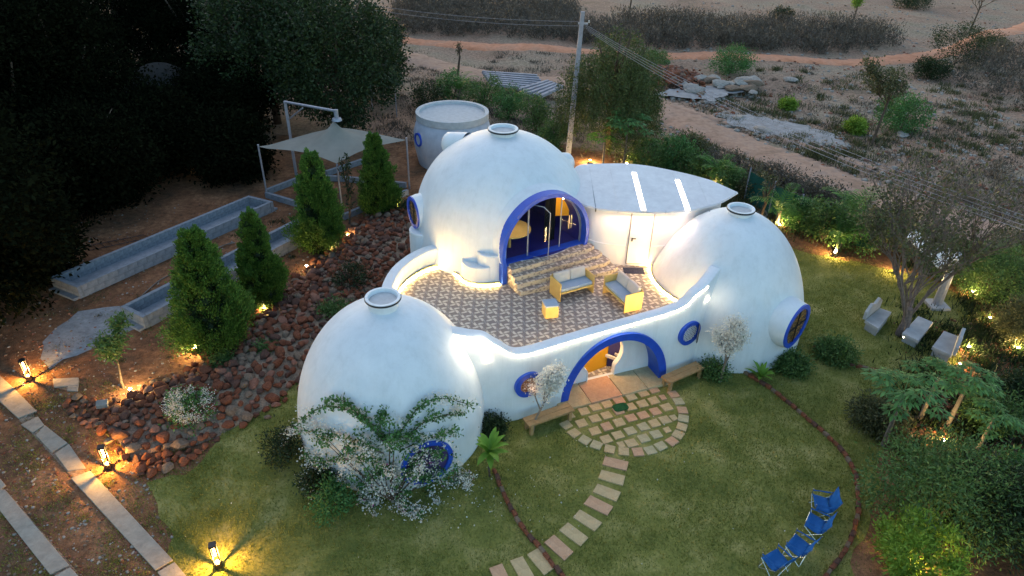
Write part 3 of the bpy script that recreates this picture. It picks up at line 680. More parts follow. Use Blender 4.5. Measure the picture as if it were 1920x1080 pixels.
# tile skirting + white lobes beside the door
def lobe(c, r, z0, z1, sx=1, name='plaster_ledge', rz=0, dish=.0):
    mb = MB(); n = 36; prof = [(r*1.12, z0), (r*1.03, z0+.1), (r, z0+.25), (r, z1-.03), (r-.03, z1), (r*.9, z1), (r*.88, z1-dish), (.004, z1-dish)]
    vs = []
    for q, z in prof:
        for k in range(n):
            a = 2*math.pi*k/n; x, y = q*math.cos(a)*sx, q*math.sin(a); vs.append((c[0]+x*math.cos(rz)-y*math.sin(rz), c[1]+x*math.sin(rz)+y*math.cos(rz), z))
    mb.add(vs, [(i*n+k, i*n+(k+1)%n, (i+1)*n+(k+1)%n, (i+1)*n+k) for i in range(len(prof)-1) for k in range(n)]); return mb.build(name, white, house, smooth=True, auto=40)
lobe((-1.12, 19.98), .62, ZT, 2.62, dish=.05); lobe((-.72, 20.0), .5, ZT, 3.0, dish=.05)
# small curved ledges outside the upper dome under its left window
lobe((-3.2, 21.9), .55, 0, 2.75, name='plaster_fin')
foot = spline([Vector((*p, ZT)) for p in [(-3.62, 17.6), (-3.72, 18.5), (-3.5, 19.4), (-3.0, 20.15), (-2.55, 20.4), (-2.2, 20.2), (-1.85, 19.85), (-1.6, 19.5), (-1.2, 19.3), (-.8, 19.3), (-.42, 19.4)]], 8)
sk_m = pebble_mat('stone_skirting', (.25, .22, .08), (.5, .45, .2), 26)
strip(foot, -.05, 0, 'skirting', sk_m, house, .05, .1); strip(foot, .0, .0, 'floor_led', led_y, house, .025, .025)
foot2 = spline([Vector((*p, ZT)) for p in [(C_C[0]+2.6*math.cos(rad(a)), C_C[1]+2.6*math.sin(rad(a))) for a in (166, 178, 190, 202, 214, 224)]], 8)
strip(foot2, -.05, 0, 'skirting', sk_m, house, .05, .08); strip(foot2, 0, .0, 'floor_led', led_y, house, .025, .025)
for p in foot2[::12]: pass
fin = [Vector((p.x, p.y, ZT))+nrm(path, i)*(TH+.03) for i, p in enumerate(path)][10:-14]
strip(fin[::-1], 0, .01, 'floor_led', led_y, house, .02, .012)
# short LED where the parapet meets the front dome
# --- bathroom block and canopy --------------------------------------------------
bp_ = spline([Vector((*p, 4.12)) for p in [(2.2, 21.75), (2.8, 21.2), (3.4, 20.98), (4.4, 20.9), (5.5, 21.02), (6.3, 21.35), (7.3, 22.1)]], 8)
wall_strip(bp_, ZT-1.9, .18, 'bathroom_wall', white_wall, house, rnd=.01)
wall_strip(spline([Vector((*p, 4.12)) for p in [(7.3, 22.1), (7.0, 23.2), (5, 23.6), (2.6, 23.4)]], 4), 0, .15, 'bathroom_back_wall', white_wall, house, rnd=.01)
strip([Vector((p.x, p.y, 0)) for p in bp_ if p.x < 4.0], .0, 2.78, 'ledge', white_wall, house, .03, .02)
strip([Vector((p.x, p.y, 0)) for p in bp_ if p.x > 4.75], .0, 2.78, 'ledge', white_wall, house, .03, .02)
bd = MB().box((4.36, 20.89, ZT+.12+.97), (.74, .06, 1.94), rad(1)).build('bathroom_door', white_wall, house, bevel=.004)
mb = MB(); zc = ZT+.12
for x in (4.36-.385, 4.36+.385): mb.box((x, 20.88, zc+.97), (.022, .03, 1.96))
for z in (zc-.012, zc+1.952): mb.box((4.36, 20.88, z), (.79, .03, .022))
mb.build('door_gap', plain('door_seal', (.2, .18, .18)), bd)  # dark bars stand in for the shaded groove round the door
MB().box((4.08, 20.83, zc+.95), (.05, .03, .13)).box((4.13, 20.8, zc+1.0), (.15, .025, .03)).build('door_handle', dark_metal, bd)
frontE = [(2.05, 21.55), (2.5, 21.1), (3.2, 20.85), (4.2, 20.75), (5.3, 20.88), (6.2, 21.1), (7.05, 21.5), (7.85, 22.25)]
backE = [(7.1, 23.0), (6.2, 23.55), (5.3, 23.95), (4.5, 24.1), (3.5, 24.1), (2.4, 24.0), (2.0, 23.2)]
rp = [(p.x, p.y) for p in spline([Vector((*p, 0)) for p in frontE], 5)]+[(p.x, p.y) for p in spline([Vector((*p, 0)) for p in backE], 5)]
zroof = lambda x, y: 4.14+(y-20.8)*.11+.02*math.sin(x*2)
canopy = MB().tube([Vector((x, y, zroof(x, y)-.03)) for x, y in rp[:36]], .022, 5).build('canopy_roof', white_wall, house)
seams = [1.5, 2.75, 3.5, 4.26, 4.44, 5.78, 5.96, 6.6, 8.5]
for i in range(len(seams)-1):
    a, b_ = seams[i], seams[i+1]; p = clip(clip(rp, -1, 0, -(a+.002)), 1, 0, b_-.002)
    if len(p) < 3: continue
    if i in (3, 5):
        q = clip(clip(p, 0, -1, -(21.02)), 0, 1, 23.5 if i == 3 else 23.1); MB().prism(q, lambda x, y: zroof(x, y)-.05, lambda x, y: zroof(x, y)-.02).build('tube_light', tube_w, canopy)
        p = clip(p, 0, -1, -(23.505 if i == 3 else 23.105))
        if len(p) < 3: continue
    MB().prism(p, zroof, lambda x, y: zroof(x, y)+.012).build('roof_sheet', roof_m, canopy)
    if i in (1, 4, 7):
        pass
mb = MB()
for x in (2.75, 3.5, 5.1, 6.6): mb.box((x, 20.95, 4.1), (.03, .12, .1))
mb.build('bracket', dark_metal, canopy)
mb = MB()
for x in (2.75,): mb.tube([(x, 21.0, zroof(x, 21.0)+.02), (x, 23.9 if x < 5 else 23.2, zroof(x, 23.6)+.02)], .012, 4)
mb.build('roof_seam', concrete, canopy)
# roof slab under the canopy is empty; a lamp under it
light('canopy_lamp', (4.6, 22.2, 3.7), 15, (1, .9, .8), .3, parent=canopy)
tl = light('terrace_lamp', (4.3, 20.66, 4.02), 9, (1, .66, .5), 1.0, 'AREA', parent=canopy, rot=(rad(-14), 0, 0)); tl.data.shape = 'RECTANGLE'; tl.data.size = 3.2; tl.data.size_y = .06  # added fill light without a fixture, warms the bathroom wall and terrace
# ---------------------------------------------------------------- paving
def slab_px(px, z, name, mat, parent, th=.05, jit=0, zb=None):
    p = [G(x, y, 0) for x, y in px]; c = sum(p, Vector())/len(p)
    o = MB().prism([(q.x-c.x, q.y-c.y) for q in p], z-th, z).build(name, mat, parent, bevel=.008); o.location = (c.x, c.y, 0); return o
def rect(c, u, a, b_, z, th, name, mat, parent, bevel=.008, jitter=.012):
    v = Vector((-u.y, u.x, 0)); r = random.uniform
    p = [(u*x+v*y) for x, y in ((-a/2, -b_/2), (a/2, -b_/2), (a/2, b_/2), (-a/2, b_/2))]
    o = MB().prism([(q.x+r(-jitter, jitter), q.y+r(-jitter, jitter)) for q in p], -th, 0).build(name, mat, parent, bevel=bevel); o.location = (c.x, c.y, z+r(-.004, .004)); return o
patio_c = [(1050, 775), (1065, 812), (1110, 842), (1200, 858), (1260, 835), (1292, 795), (1285, 752), (1245, 715)]
turf = lawn_m
patio = sheet('patio', pxpoly([(1055, 770), (1066, 805), (1110, 836), (1198, 850), (1255, 830), (1285, 790), (1280, 750), (1245, 712)]), .014, turf)
Z3 = lambda l: [(920+x/3, 600+y/3) for x, y in l]
bord = Z3([(425, 595), (470, 640), (530, 680), (595, 708), (670, 730), (748, 742), (827, 746), (897, 737), (957, 713), (1020, 687), (1055, 648), (1075, 605), (1083, 558), (1078, 512), (1057, 462), (1027, 422)])
B3 = [G(*p) for p in bord]
def pick(): return random.choices(sand, (5, 3, 3))[0]
for i, p in enumerate(B3):
    t = (B3[min(i+1, len(B3)-1)]-B3[max(i-1, 0)]).normalized(); rect(p, t, .3, .3, .045, .05, 'paver', pick(), patio)
rows = Z3([(525,517),(590,495),(655,478),(720,455),(790,437),(857,415),(917,395),(450,540),(512,585),(585,560),(650,540),(785,492),(853,475),(917,457),(968,440),(585,628),(652,604),(722,580),(790,555),(857,538),(925,518),(990,495),(648,675),(717,652),(787,628),(857,605),(920,585),(980,566),(1028,553),(733,706),(790,697),(860,670),(930,647),(993,623),(718,515)])
for k, p in enumerate(rows):
    edge = k in (14, 28, 29, 33, 7); rect(G(*p), du, .31*(.6 if edge else 1), .3*(.75 if edge else 1), .045, .05, 'paver', pick(), patio)
step_pts = Z3([(703, 812), (682, 892), (652, 975), (605, 1047)])+[(1101, 977), (1076, 1003), (1048, 1028), (1015, 1054), (980, 1070), (940, 1085)]
path_o = sheet('stepping_stone_path', ragged([(p.x, p.y) for p in ribbon([G(*q) for q in [(1155, 868)]+step_pts], .8, 0, 3)[0]]+[(p.x, p.y) for p in ribbon([G(*q) for q in [(1155, 868)]+step_pts], .8, 0, 3)[1]][::-1], .03), .012, turf)
SP = [G(*p) for p in step_pts]
for i, p in enumerate(SP):
    t = (SP[min(i+1, len(SP)-1)]-SP[max(i-1, 0)]).normalized(); u = Vector((-t.y, t.x, 0)); rect(p, u, .66, .34, .05, .05, 'stepping_stone', sand[0] if i % 3 else sand[1], path_o)
# entrance step of four long slabs
es = empty('entrance_step'); es.parent = house
for i, (a, b_) in enumerate(((-1.98, -.98), (-.96, .1), (.12, 1.0), (1.02, 1.9))):
    c = loc(frE, (a+b_)/2, 0, -.12); rect(c, du, b_-a, 1.0, .09+.002*i, .12, 'slab', sand[i % 2] if i < 2 else sand[2], es, jitter=.003)
# garden slab paths at the left
gp = sheet('garden_path', pxpoly([(0, 722), (25, 735), (330, 1075), (300, 1075), (20, 770), (0, 755)]), .011, soil)
for q in ([(-40, 670), (25, 728), (70, 773), (35, 786), (-60, 700)], [(72, 783), (84, 799), (62, 813), (40, 798)], [(85, 799), (128, 833), (98, 850), (68, 818)], [(130, 834), (162, 880), (128, 885), (104, 853)],
          [(170, 885), (325, 1052), (292, 1071), (134, 899)], [(328, 1056), (365, 1100), (330, 1120), (296, 1075)]):
    slab_px(q, .05, 'slab', slab_m, gp)
gp2 = sheet('garden_path', pxpoly([(0, 915), (12, 920), (150, 1078), (100, 1078), (0, 950)]), .011, soil)
for q in ([(-40, 850), (12, 912), (0, 922), (-60, 880)], [(10, 920), (131, 1062), (95, 1079), (-30, 920)], [(133, 1066), (175, 1110), (150, 1130), (103, 1082)]):
    slab_px(q, .05, 'slab', slab_m, gp2)
gp3 = sheet('garden_path', pxpoly([(98, 714), (150, 714), (146, 736), (102, 728)]), .011, soil)
slab_px([(100, 712), (148, 710), (148, 724), (102, 728)], .05, 'slab', slab_m, gp3); slab_px([(128, 724), (148, 724), (146, 735), (126, 734)], .04, 'slab', slab_m, gp3)

# ---------------------------------------------------------------- laterite edging of the lawn
rock_meshes = []
for i in range(14):
    bm = bmesh.new(); bmesh.ops.create_icosphere(bm, subdivisions=2, radius=1)
    r = random.Random(i); ks = [(Vector((r.gauss(0, 1), r.gauss(0, 1), r.gauss(0, 1))).normalized(), r.uniform(.45, .85)) for _ in range(11)]
    for v in bm.verts:
        for k, d in ks:
            q = v.co.dot(k)
            if q > d: v.co -= k*(q-d)*.85
        v.co *= 1+r.uniform(-.05, .05)
    sx = r.uniform(.8, 1.15); sz = r.uniform(.6, .85)
    for v in bm.verts: v.co.x *= sx; v.co.z *= sz
    me = bpy.data.meshes.new('rock'); bm.to_mesh(me); bm.free(); me.materials.append(rock_ms[[0, 0, 1, 0, 2, 1, 0, 3, 0, 1, 0, 2, 0, 3][i]]); rock_meshes.append(me)
    me.polygons.foreach_set('use_smooth', [True]*len(me.polygons)); me.set_sharp_from_angle(angle=rad(28))
def edging(name, pts, label, n_step=.21):
    e = empty(name, (0, 0, 0), 0, label, 'garden edging'); c = spline([G(*p) for p in pts], 10); acc = 0
    L_ = [0]
    for a, b in zip(c, c[1:]): L_.append(L_[-1]+(b-a).length)
    d = 0; i = 0; k = 0; last = None
    while d < L_[-1]:
        while L_[i+1] < d: i += 1
        p = c[i].lerp(c[i+1], (d-L_[i])/(L_[i+1]-L_[i])); t = c[i+1]-c[i]
        o = inst('stone', edge_stones[k % 5], e, (p.x+random.uniform(-.015, .015), p.y+random.uniform(-.015, .015), .05), (0, 0, math.atan2(t.y, t.x)+random.uniform(-.12, .12)), (random.uniform(.9, 1.1),)*3)
        d += n_step; k += 1
    return e
edge_stones = []
for i in range(5):
    mb = MB().box((0, 0, 0), (.2, .1, .13)); bm = bmesh.new(); o = mb.build('stone', [rock_ms[0], rock_ms[1], rock_ms[0], rock_ms[3], rock_ms[0]][i]); bm.from_mesh(o.data)
    bmesh.ops.bevel(bm, geom=bm.edges[:], offset=.015, segments=1, affect='EDGES')
    for v in bm.verts: v.co += Vector((random.uniform(-.012, .012), random.uniform(-.01, .01), random.uniform(-.01, .01)))
    bm.to_mesh(o.data); bm.free(); edge_stones.append(o.data); bpy.data.objects.remove(o)
edging('stone_edging', [(1370, 683), (1400, 703), (1450, 735), (1510, 785), (1570, 838), (1600, 885), (1608, 935), (1603, 985), (1585, 1030), (1550, 1080), (1520, 1110)], 'long curved row of red laterite stones bounding the lawn on its right side')
edging('stone_edging', [(928, 888), (945, 930), (965, 968), (990, 1005), (1020, 1040), (1055, 1085)], 'short curved row of red stones crossing the lawn beside the stepping stones')
edging('stone_edging', [(1530, 655), (1570, 678), (1620, 692), (1660, 700)], 'thin row of red stones on the dry grass right of the side dome window')

# ---------------------------------------------------------------- rock bank
spine = [(215, 830, 1.0), (290, 790, 1.5), (370, 765, 1.6), (450, 715, 1.7), (520, 650, 1.7), (585, 590, 1.7), (640, 540, 1.8), (690, 490, 1.9), (735, 440, 1.9), (772, 405, 1.6)]
sc = spline([Vector((*G(x, y).xy, w_)) for x, y, w_ in spine], 10)
bank_prof = lambda d: .38*max(0, 1-d*d)
mbk = MB(); cross = 8; vs = []
for i, p in enumerate(sc):
    q = nrm(sc, i)
    for k in range(cross+1):
        d = 2*k/cross-1; vs.append((p.x+q.x*d*p.z/1, p.y+q.y*d*p.z/1, -.02+bank_prof(d)))
mbk.add(vs, [(i*(cross+1)+k, i*(cross+1)+k+1, (i+1)*(cross+1)+k+1, (i+1)*(cross+1)+k) for i in range(len(sc)-1) for k in range(cross)])
bank = mbk.build('rock_bank', soil, smooth=True); tag(bank, kind='structure')
cand = []; rr = random.Random(5)
cells = {}
def free(x, y, r, grid=.25):
    cx, cy = int(x/grid), int(y/grid)
    for i in range(cx-2, cx+3):
        for j in range(cy-2, cy+3):
            for (a, b, q) in cells.get((i, j), ()):
                if (a-x)**2+(b-y)**2 < ((r+q)*.72)**2: return False
    cells.setdefault((cx, cy), []).append((x, y, r)); return True
for tries in range(16000):
    i = rr.randrange(len(sc)); p = sc[i]; q = nrm(sc, i); d = rr.uniform(-1, 1)+rr.gauss(0, .06)
    x = p.x+q.x*d*p.z+rr.uniform(-.15, .15); y = p.y+q.y*d*p.z+rr.uniform(-.15, .15)
    r = rr.choice((.1, .12, .13, .15, .17, .2)) if y < 20 else rr.choice((.09, .11, .13, .15, .18))
    r *= 1.17
    if math.hypot(x-A_C[0], y-A_C[1]) < A_R+.25 or math.hypot(x-B_C[0], y-B_C[1]) < B_R+.3 or in_poly(np.array([x]), np.array([y]), terr)[0]: continue
    if free(x, y, r): cand.append((x, y, bank_prof(min(1, abs(d)))+r*.35, r))
# lobe at the left end
lobe_poly = pxpoly([(110, 760), (150, 745), (200, 755), (260, 790), (330, 800), (400, 820), (380, 850), (330, 880), (265, 895), (245, 860), (210, 820), (150, 800)])
lx = [p[0] for p in lobe_poly]; ly = [p[1] for p in lobe_poly]
for tries in range(2500):
    x, y = rr.uniform(min(lx), max(lx)), rr.uniform(min(ly), max(ly)); r = rr.choice((.1, .12, .14, .17))
    if in_poly(np.array([x]), np.array([y]), lobe_poly)[0] and free(x, y, r): cand.append((x, y, r*.4, r))
for px, py, r in ((268, 885, .17), (190, 770, .12), (362, 660, .1), (483, 690, .14), (600, 600, .14), (700, 500, .17)):
    p = G(px, py); cand.append((p.x, p.y, .12, r))
cand.sort(key=lambda c: (c[0]**2+c[1]**2+(CAMH-c[2])**2)/(c[3]*c[3]))
for (x, y, z, r) in cand[:300]:
    inst('rock', rr.choice(rock_meshes), bank, (x, y, z), (rr.uniform(-.5, .5), rr.uniform(-.5, .5), rr.uniform(0, 6.28)), (r*rr.uniform(1, 1.3), r, r))
def joined_rocks(name, lst, parent, seed=1, mats=None, meshes=None):
    r_ = random.Random(seed); V, Fc, Mi = [], [], []; meshes = meshes or rock_meshes; mats = mats or rock_ms
    data = [(np.array([v.co[:] for v in m.vertices]), [tuple(p.vertices) for p in m.polygons], mats.index(m.materials[0]) if m.materials[0] in mats else 0) for m in meshes]
    k = 0
    for (x, y, z, r) in lst:
        co, f, mi = r_.choice(data); R_ = np.array(Matrix.Rotation(r_.uniform(0, 6.28), 3, 'Z')@Matrix.Rotation(r_.uniform(-.5, .5), 3, 'X'))
        c = co*np.array([r*r_.uniform(1, 1.3), r, r])@R_.T+np.array([x, y, z]); V.append(c); Fc += [tuple(i+k for i in q) for q in f]; Mi += [mi]*len(f); k += len(co)
    if not V: return
    me = bpy.data.meshes.new(name); me.from_pydata(np.concatenate(V).tolist(), [], Fc)
    for mt in mats: me.materials.append(mt)
    me.polygons.foreach_set('material_index', Mi); o = bpy.data.objects.new(name, me); col.objects.link(o)
    if parent: o.parent = parent
    return tag(o, kind='stuff')
joined_rocks('small_rocks', cand[300:], bank)
# white-painted stones in the bank
for px, py, s in ((193, 763, .16), (198, 772, .15)):
    p = G(px, py)
wb = MB().box((0, 0, 0), (.3, .22, .16)).build('pale_block', pale_rock, None, bevel=.02); wb.location = G(197, 772)+Vector((0, 0, .3)); wb.rotation_euler = (.2, .1, .4)
tag(wb, 'pale squared block lying on the rocks near the left end of the bank', 'stone block')
# scattered gravel over the garden soil
pts = []
rg = random.Random(11)
for _ in range(9000):
    px, py = rg.uniform(-40, 760), rg.uniform(380, 1080); p = G(px, py); pts.append((p.x, p.y, .004, rg.choice((.012, .016, .02, .03, .045))))
bx_ = np.array([(p[0], p[1]) for p in pts]); msk = ~in_poly(bx_[:, 0], bx_[:, 1], lawn_poly)
tiny = rock_meshes[:1]
lowm = []
for i in range(4):
    bm = bmesh.new(); bmesh.ops.create_icosphere(bm, subdivisions=1, radius=1)
    for v in bm.verts: v.co *= random.uniform(.75, 1.15); v.co.z *= .7
    me = bpy.data.meshes.new('pebble'); bm.to_mesh(me); bm.free(); me.materials.append([rock_ms[0], rock_ms[3], rock_ms[2], pale_rock][i]); lowm.append(me)
joined_rocks('gravel', [p for p, m_ in zip(pts, msk) if m_][:5200], None, 4, mats=rock_ms+[pale_rock], meshes=lowm)
# red rubble slope at the right edge and field stones
pts = []
for _ in range(2600):
    px, py = rg.gauss(1870, 60), rg.uniform(600, 960); p = G(px, py); pts.append((p.x, p.y, .02, rg.choice((.02, .03, .045, .07))))
joined_rocks('rubble', pts, None, 6, mats=rock_ms+[pale_rock], meshes=[lowm[0]]*5+[lowm[1]]*2+[lowm[2]])
pts = []
for _ in range(3600):
    px, py = rg.uniform(1150, 1990), rg.uniform(0, 420); p = G(px, py); z = float(bumps(np.array(p.x), np.array(p.y)))
    pts.append((p.x, p.y, z+.02, rg.choice((.04, .06, .08, .12, .16))))
joined_rocks('field_stones', pts, None, 9, mats=rock_ms+[pale_rock], meshes=lowm+[lowm[3]]*4)
for pp_, n_ in (([(1350, 215), (1420, 218), (1500, 235), (1570, 255), (1580, 275), (1520, 268), (1440, 255), (1370, 232)], 420), ([(1215, 175), (1290, 165), (1370, 160), (1400, 170), (1330, 190)], 160)):
    pts = []
    for _ in range(n_*3):
        a_ = rg.choice(pp_); b_ = rg.choice(pp_); q_ = rg.random(); p = G(a_[0]+(b_[0]-a_[0])*q_+rg.gauss(0, 9), a_[1]+(b_[1]-a_[1])*q_+rg.gauss(0, 3)); pts.append((p.x, p.y, float(bumps(np.array(p.x), np.array(p.y)))+.05, rg.choice((.05, .08, .12, .2))))
    joined_rocks('field_rubble', pts, None, 15, mats=rock_ms+[pale_rock], meshes=[lowm[3]]*4+[lowm[1]]*2+[lowm[0]])
pile = empty('rubble_pile', G(1290, 160), 0, 'heap of broken red laterite and grey boulders in the field behind the tall tree', 'rubble pile')
pp = []
for _ in range(420):
    a = rg.gauss(0, 1); b_ = rg.gauss(0, .8); p = G(1255+a*28, 148+b_*11+a*3); pp.append((p.x-pile.location.x, p.y-pile.location.y, .75*math.exp(-(a*a+b_*b_)/2)+.02, rg.choice((.1, .14, .2, .25))))
joined_rocks('red_rubble', pp, pile, 12)
big = []
for k in range(26):
    m_ = rg.choice(rock_meshes).copy(); m_.materials.clear(); m_.materials.append(pale_rock if k % 3 else rock_ms[3]); p = G(rg.uniform(1275, 1415), rg.uniform(150, 178)); r = rg.uniform(.3, .75)
    inst('boulder', m_, pile, (p.x-pile.location.x, p.y-pile.location.y, r*.25), (0, 0, rg.uniform(0, 6)), (r*1.3, r, r*.6))
for k, (px, py, s, lb) in enumerate(((1375, 152, .8, 'largest grey boulder at the right end of the rubble heap'), (1385, 220, .6, 'flat pale boulder below the rubble heap beside the stony patch'), (1428, 245, .7, 'flat pale boulder at the lower edge of the stony patch'), (1482, 145, .6, 'pale boulder below the round green bush in the field'), (1695, 243, .5, 'whitish boulder at the foot of the green bush beside the thin tree'))):
    m_ = rock_meshes[k].copy(); m_.materials.clear(); m_.materials.append(pale_rock); p = G(px, py)
    tag(inst('boulder', m_, None, (p.x, p.y, float(bumps(np.array(p.x), np.array(p.y)))+.1), (0, 0, k), (s*1.4, s, s*.5)), lb, 'boulder', 'boulders lying in the field')
# stack of stone posts behind the hedge
stk = empty('stone_post_stack', G(975, 172), 0, 'stack of long grey stone posts lying behind the hedge', 'stone posts')
for k in range(7):
    o = MB().box((0, 0, 0), (4.2, .24, .2)).build('stone_post', pole_m, stk, bevel=.02); p = G(955+k*3, 150+k*3.2)-stk.location
    o.location = (p.x, p.y, .45-.04*k); o.rotation_euler = (0, .02*k, rad(-9+3*k))
for k in range(5):
    o = MB().box((0, 0, 0), (2.8, .26, .2)).build('stone_post', pole_m, stk, bevel=.02); p = G(1000+k*8, 168+k*3)-stk.location
    o.location = (p.x, p.y, .3); o.rotation_euler = (0, -.08, rad(38+3*k))

# ---------------------------------------------------------------- concrete block planters
def block_wall(parent, a, b, h, th=.16, bl=.4, skip=0):
    a, b = Vector(a), Vector(b); d = (b-a); L_ = d.length; d.normalize(); n = max(1, round(L_/bl)); s = L_/n; rz = math.atan2(d.y, d.x); nc = max(1, round(h/.2)); hh = h/nc
    me = None
    mb = MB().box(((a+b)/2).to_tuple()[:2]+(h/2-.01,), (L_-.02, th-.03, h-.02), rz).build('mortar_core', mortar, parent)
    for c in range(nc):
        off = .5 if c % 2 else 0; ks = [k+off for k in range(n)] if not off else [k+off for k in range(n-1)]
        for k in ks:
            p = a+d*(k+.5)*s
            if me is None:
                o = MB().box((0, 0, 0), (s-.008, th, hh-.008)).build('block', concrete, parent); me = o.data
            else: o = inst('block', me, parent, (0, 0, 0))
            o.location = (p.x, p.y, (c+.5)*hh); o.rotation_euler = (random.uniform(-.01, .01), 0, rz)
        if off:
            for p, in ((a+d*.25*s,), (b-d*.25*s,)):
                o = MB().box((0, 0, 0), (s/2-.008, th, hh-.008)).build('block', concrete, parent); o.location = (p.x, p.y, (c+.5)*hh); o.rotation_euler = (0, 0, rz)
def planter(name, P, label, h=.45, cross=None):
    root = empty(name, (0, 0, 0), 0, label, 'planter', 'long concrete block planters')
    for i in range(4):
        a, b = Vector(P[i]), Vector(P[(i+1) % 4])
        if i % 2: d = (b-a).normalized()*.09; a, b = a+d, b-d
        else: d = (b-a).normalized()*.08; a, b = a-d, b+d
        block_wall(root, a, b, h)
    c = sum((Vector(p) for p in P), Vector((0, 0, 0)))/4
    q = [c+(Vector(p)-c)+(Vector(p)-c).normalized()*.3 for p in P]
    MB().prism([(p.x, p.y) for p in q], 0.0, .09).build('footing', concrete, root, bevel=.01)
    q = [c+(Vector(p)-c)*.93 for p in P]; return root
h = .5
planter('planter_box', [G(100, 519, h), G(145, 536, h), G(507, 378, h), G(466, 368, h)], 'longest grey block trough, on bare soil beside the dark trees', h)
planter('planter_box', [G(232, 574, h), G(268, 592, h), G(590, 425, h), G(556, 412, h)], 'second grey block trough, running behind the conical conifers', h)
sf = empty('block_foundation', (0, 0, 0), 0, 'low grey block walls laid out in a rectangle under the shade sail', 'foundation')
for a, b in (((500, 365), (572, 337)), ((572, 337), (648, 340)), ((648, 340), (762, 352)), ((500, 370), (560, 388)), ((645, 412), (690, 392)), ((690, 392), (765, 365)), ((612, 330), (700, 300))):
    A_, B_ = G(*a), G(*b); A_.z = B_.z = 0; block_wall(sf, A_, B_, .28)
hp = MB().tube(spline([G(375, 520, .06), G(400, 470, .05), G(440, 455, .05), G(415, 462, .08), G(350, 500, .04), G(300, 525, .04), G(260, 560, .05)], 8), .02, 5).build('hose', plain('hose', (.2, .17, .14)))
tag(hp, 'thin dark hose lying loosely on the soil between the two block troughs', 'hose')
lad = empty('rebar_ladder', (0, 0, 0), 0, 'dark ladder-like rebar frame lying on the soil behind the long trough', 'rebar frame')
a, b = G(160, 462, .05), G(270, 440, .05); a2, b2 = G(170, 469, .05), G(280, 446, .05)
MB().tube([a, b], .015, 4).build('rail', dark_metal, lad); MB().tube([a2, b2], .015, 4).build('rail', dark_metal, lad)
for k in range(9): MB().tube([a.lerp(b, k/8), a2.lerp(b2, k/8)], .012, 4).build('rung', dark_metal, lad)

# ---------------------------------------------------------------- shade sail
sail = empty('shade_sail', (0, 0, 0), 0, 'square tensioned grey shade sail with raised centre on slim steel posts', 'shade sail')
h = 2.6
cn = [G(484, 273, h), G(632, 310, 2.45), G(762, 260, h), G(640, 245, h)]
apex = G(617, 232, 3.75)
cen = sum(cn, Vector())/4; apex = Vector((cen.x+.1, cen.y+.2, 3.75)); 
n = 20; vs = []
for j in range(n+1):
    for i in range(n+1):
        u, v = i/n, j/n; P0 = cn[0]*(1-u)*(1-v)+cn[1]*u*(1-v)+cn[2]*u*v+cn[3]*(1-u)*v
        eb = min(u, 1-u, v, 1-v); inw = .5*(math.sin(math.pi*u)*(1-min(1, 4*min(v, 1-v)))+math.sin(math.pi*v)*(1-min(1, 4*min(u, 1-u)))); q = P0.lerp(cen, .12*max(0, inw))
        d = (Vector((q.x, q.y))-cen.xy).length/2.9
        q.z = P0.z-.05+(apex.z-P0.z)*max(0, .62*math.exp(-5.5*d)+.38*max(0, 1-d*.95)); vs.append(q)
MB().add(vs, [(j*(n+1)+i, j*(n+1)+i+1, (j+1)*(n+1)+i+1, (j+1)*(n+1)+i) for j in range(n) for i in range(n)]).build('sail_cloth', sail_m, sail, smooth=True)
MB().lathe([(.004, .0), (.24, .0), (.2, .1), (.1, .12), (.1, .5), (.004, .5)], (apex.x, apex.y, 3.66), 20).build('crown_ring', metal, sail)
for i, (c, bs) in enumerate(zip(cn[:3], ((501, 372), (643, 400), (763, 357)))):
    b_ = G(*bs); MB().tube([Vector((c.x, c.y, 0)), c+Vector((0, 0, .05))], .045, 8).build('post', metal, sail)
pb = Vector((G(556, 330).x, G(556, 330).y, 0)); tp = Vector((pb.x, pb.y, 3.75))
MB().box((pb.x, pb.y, 1.95), (.12, .12, 3.9)).build('mast', metal, sail, bevel=.01)
e_ = Vector((apex.x, apex.y, 4.1)); MB().tube([tp+Vector((0, 0, .1)), e_], .06, 8).build('mast_arm', metal, sail)
MB().tube([tp-Vector((0, 0, .8)), tp.lerp(e_, .35)-Vector((0, 0, .08))], .035, 6).build('brace', metal, sail)

# ---------------------------------------------------------------- round tank
TC = G(848, 208, 2.75); tank = empty('water_tank', (TC.x, TC.y, 0), 0, 'round bluish concrete tank with a thick rim standing behind the upper dome', 'water tank')
TR = 1.93
MB().lathe([(TR*.98, 0), (TR*1.08, 1.0), (TR*1.08, 1.7), (TR*.98, 2.35), (TR*.9, 2.45)], (0, 0, 0), 64).build('tank_wall', tank_m, tank, smooth=True)
MB().lathe([(TR*.9, 2.4), (TR*1.0, 2.4), (TR*1.0, 2.75), (TR*.9, 2.75), (TR*.88, 2.6), (.01, 2.58)], (0, 0, 0), 64).build('tank_rim', ring_grey, tank, smooth=True, auto=30)
fr = frame((TC.x+TR*1.07*math.cos(rad(215)), TC.y+TR*1.07*math.sin(rad(215)), 1.55), rad(215))
for o in list(bpy.data.objects): pass
rw_ = ring((fr[0]-tank.location, fr[1], fr[2]), circle(.36), circle(.27), -.1, .06, 'round_window', [blue], tank); fill((fr[0]-tank.location, fr[1], fr[2]), circle(.28), 0, 'pane', cushion, rw_)

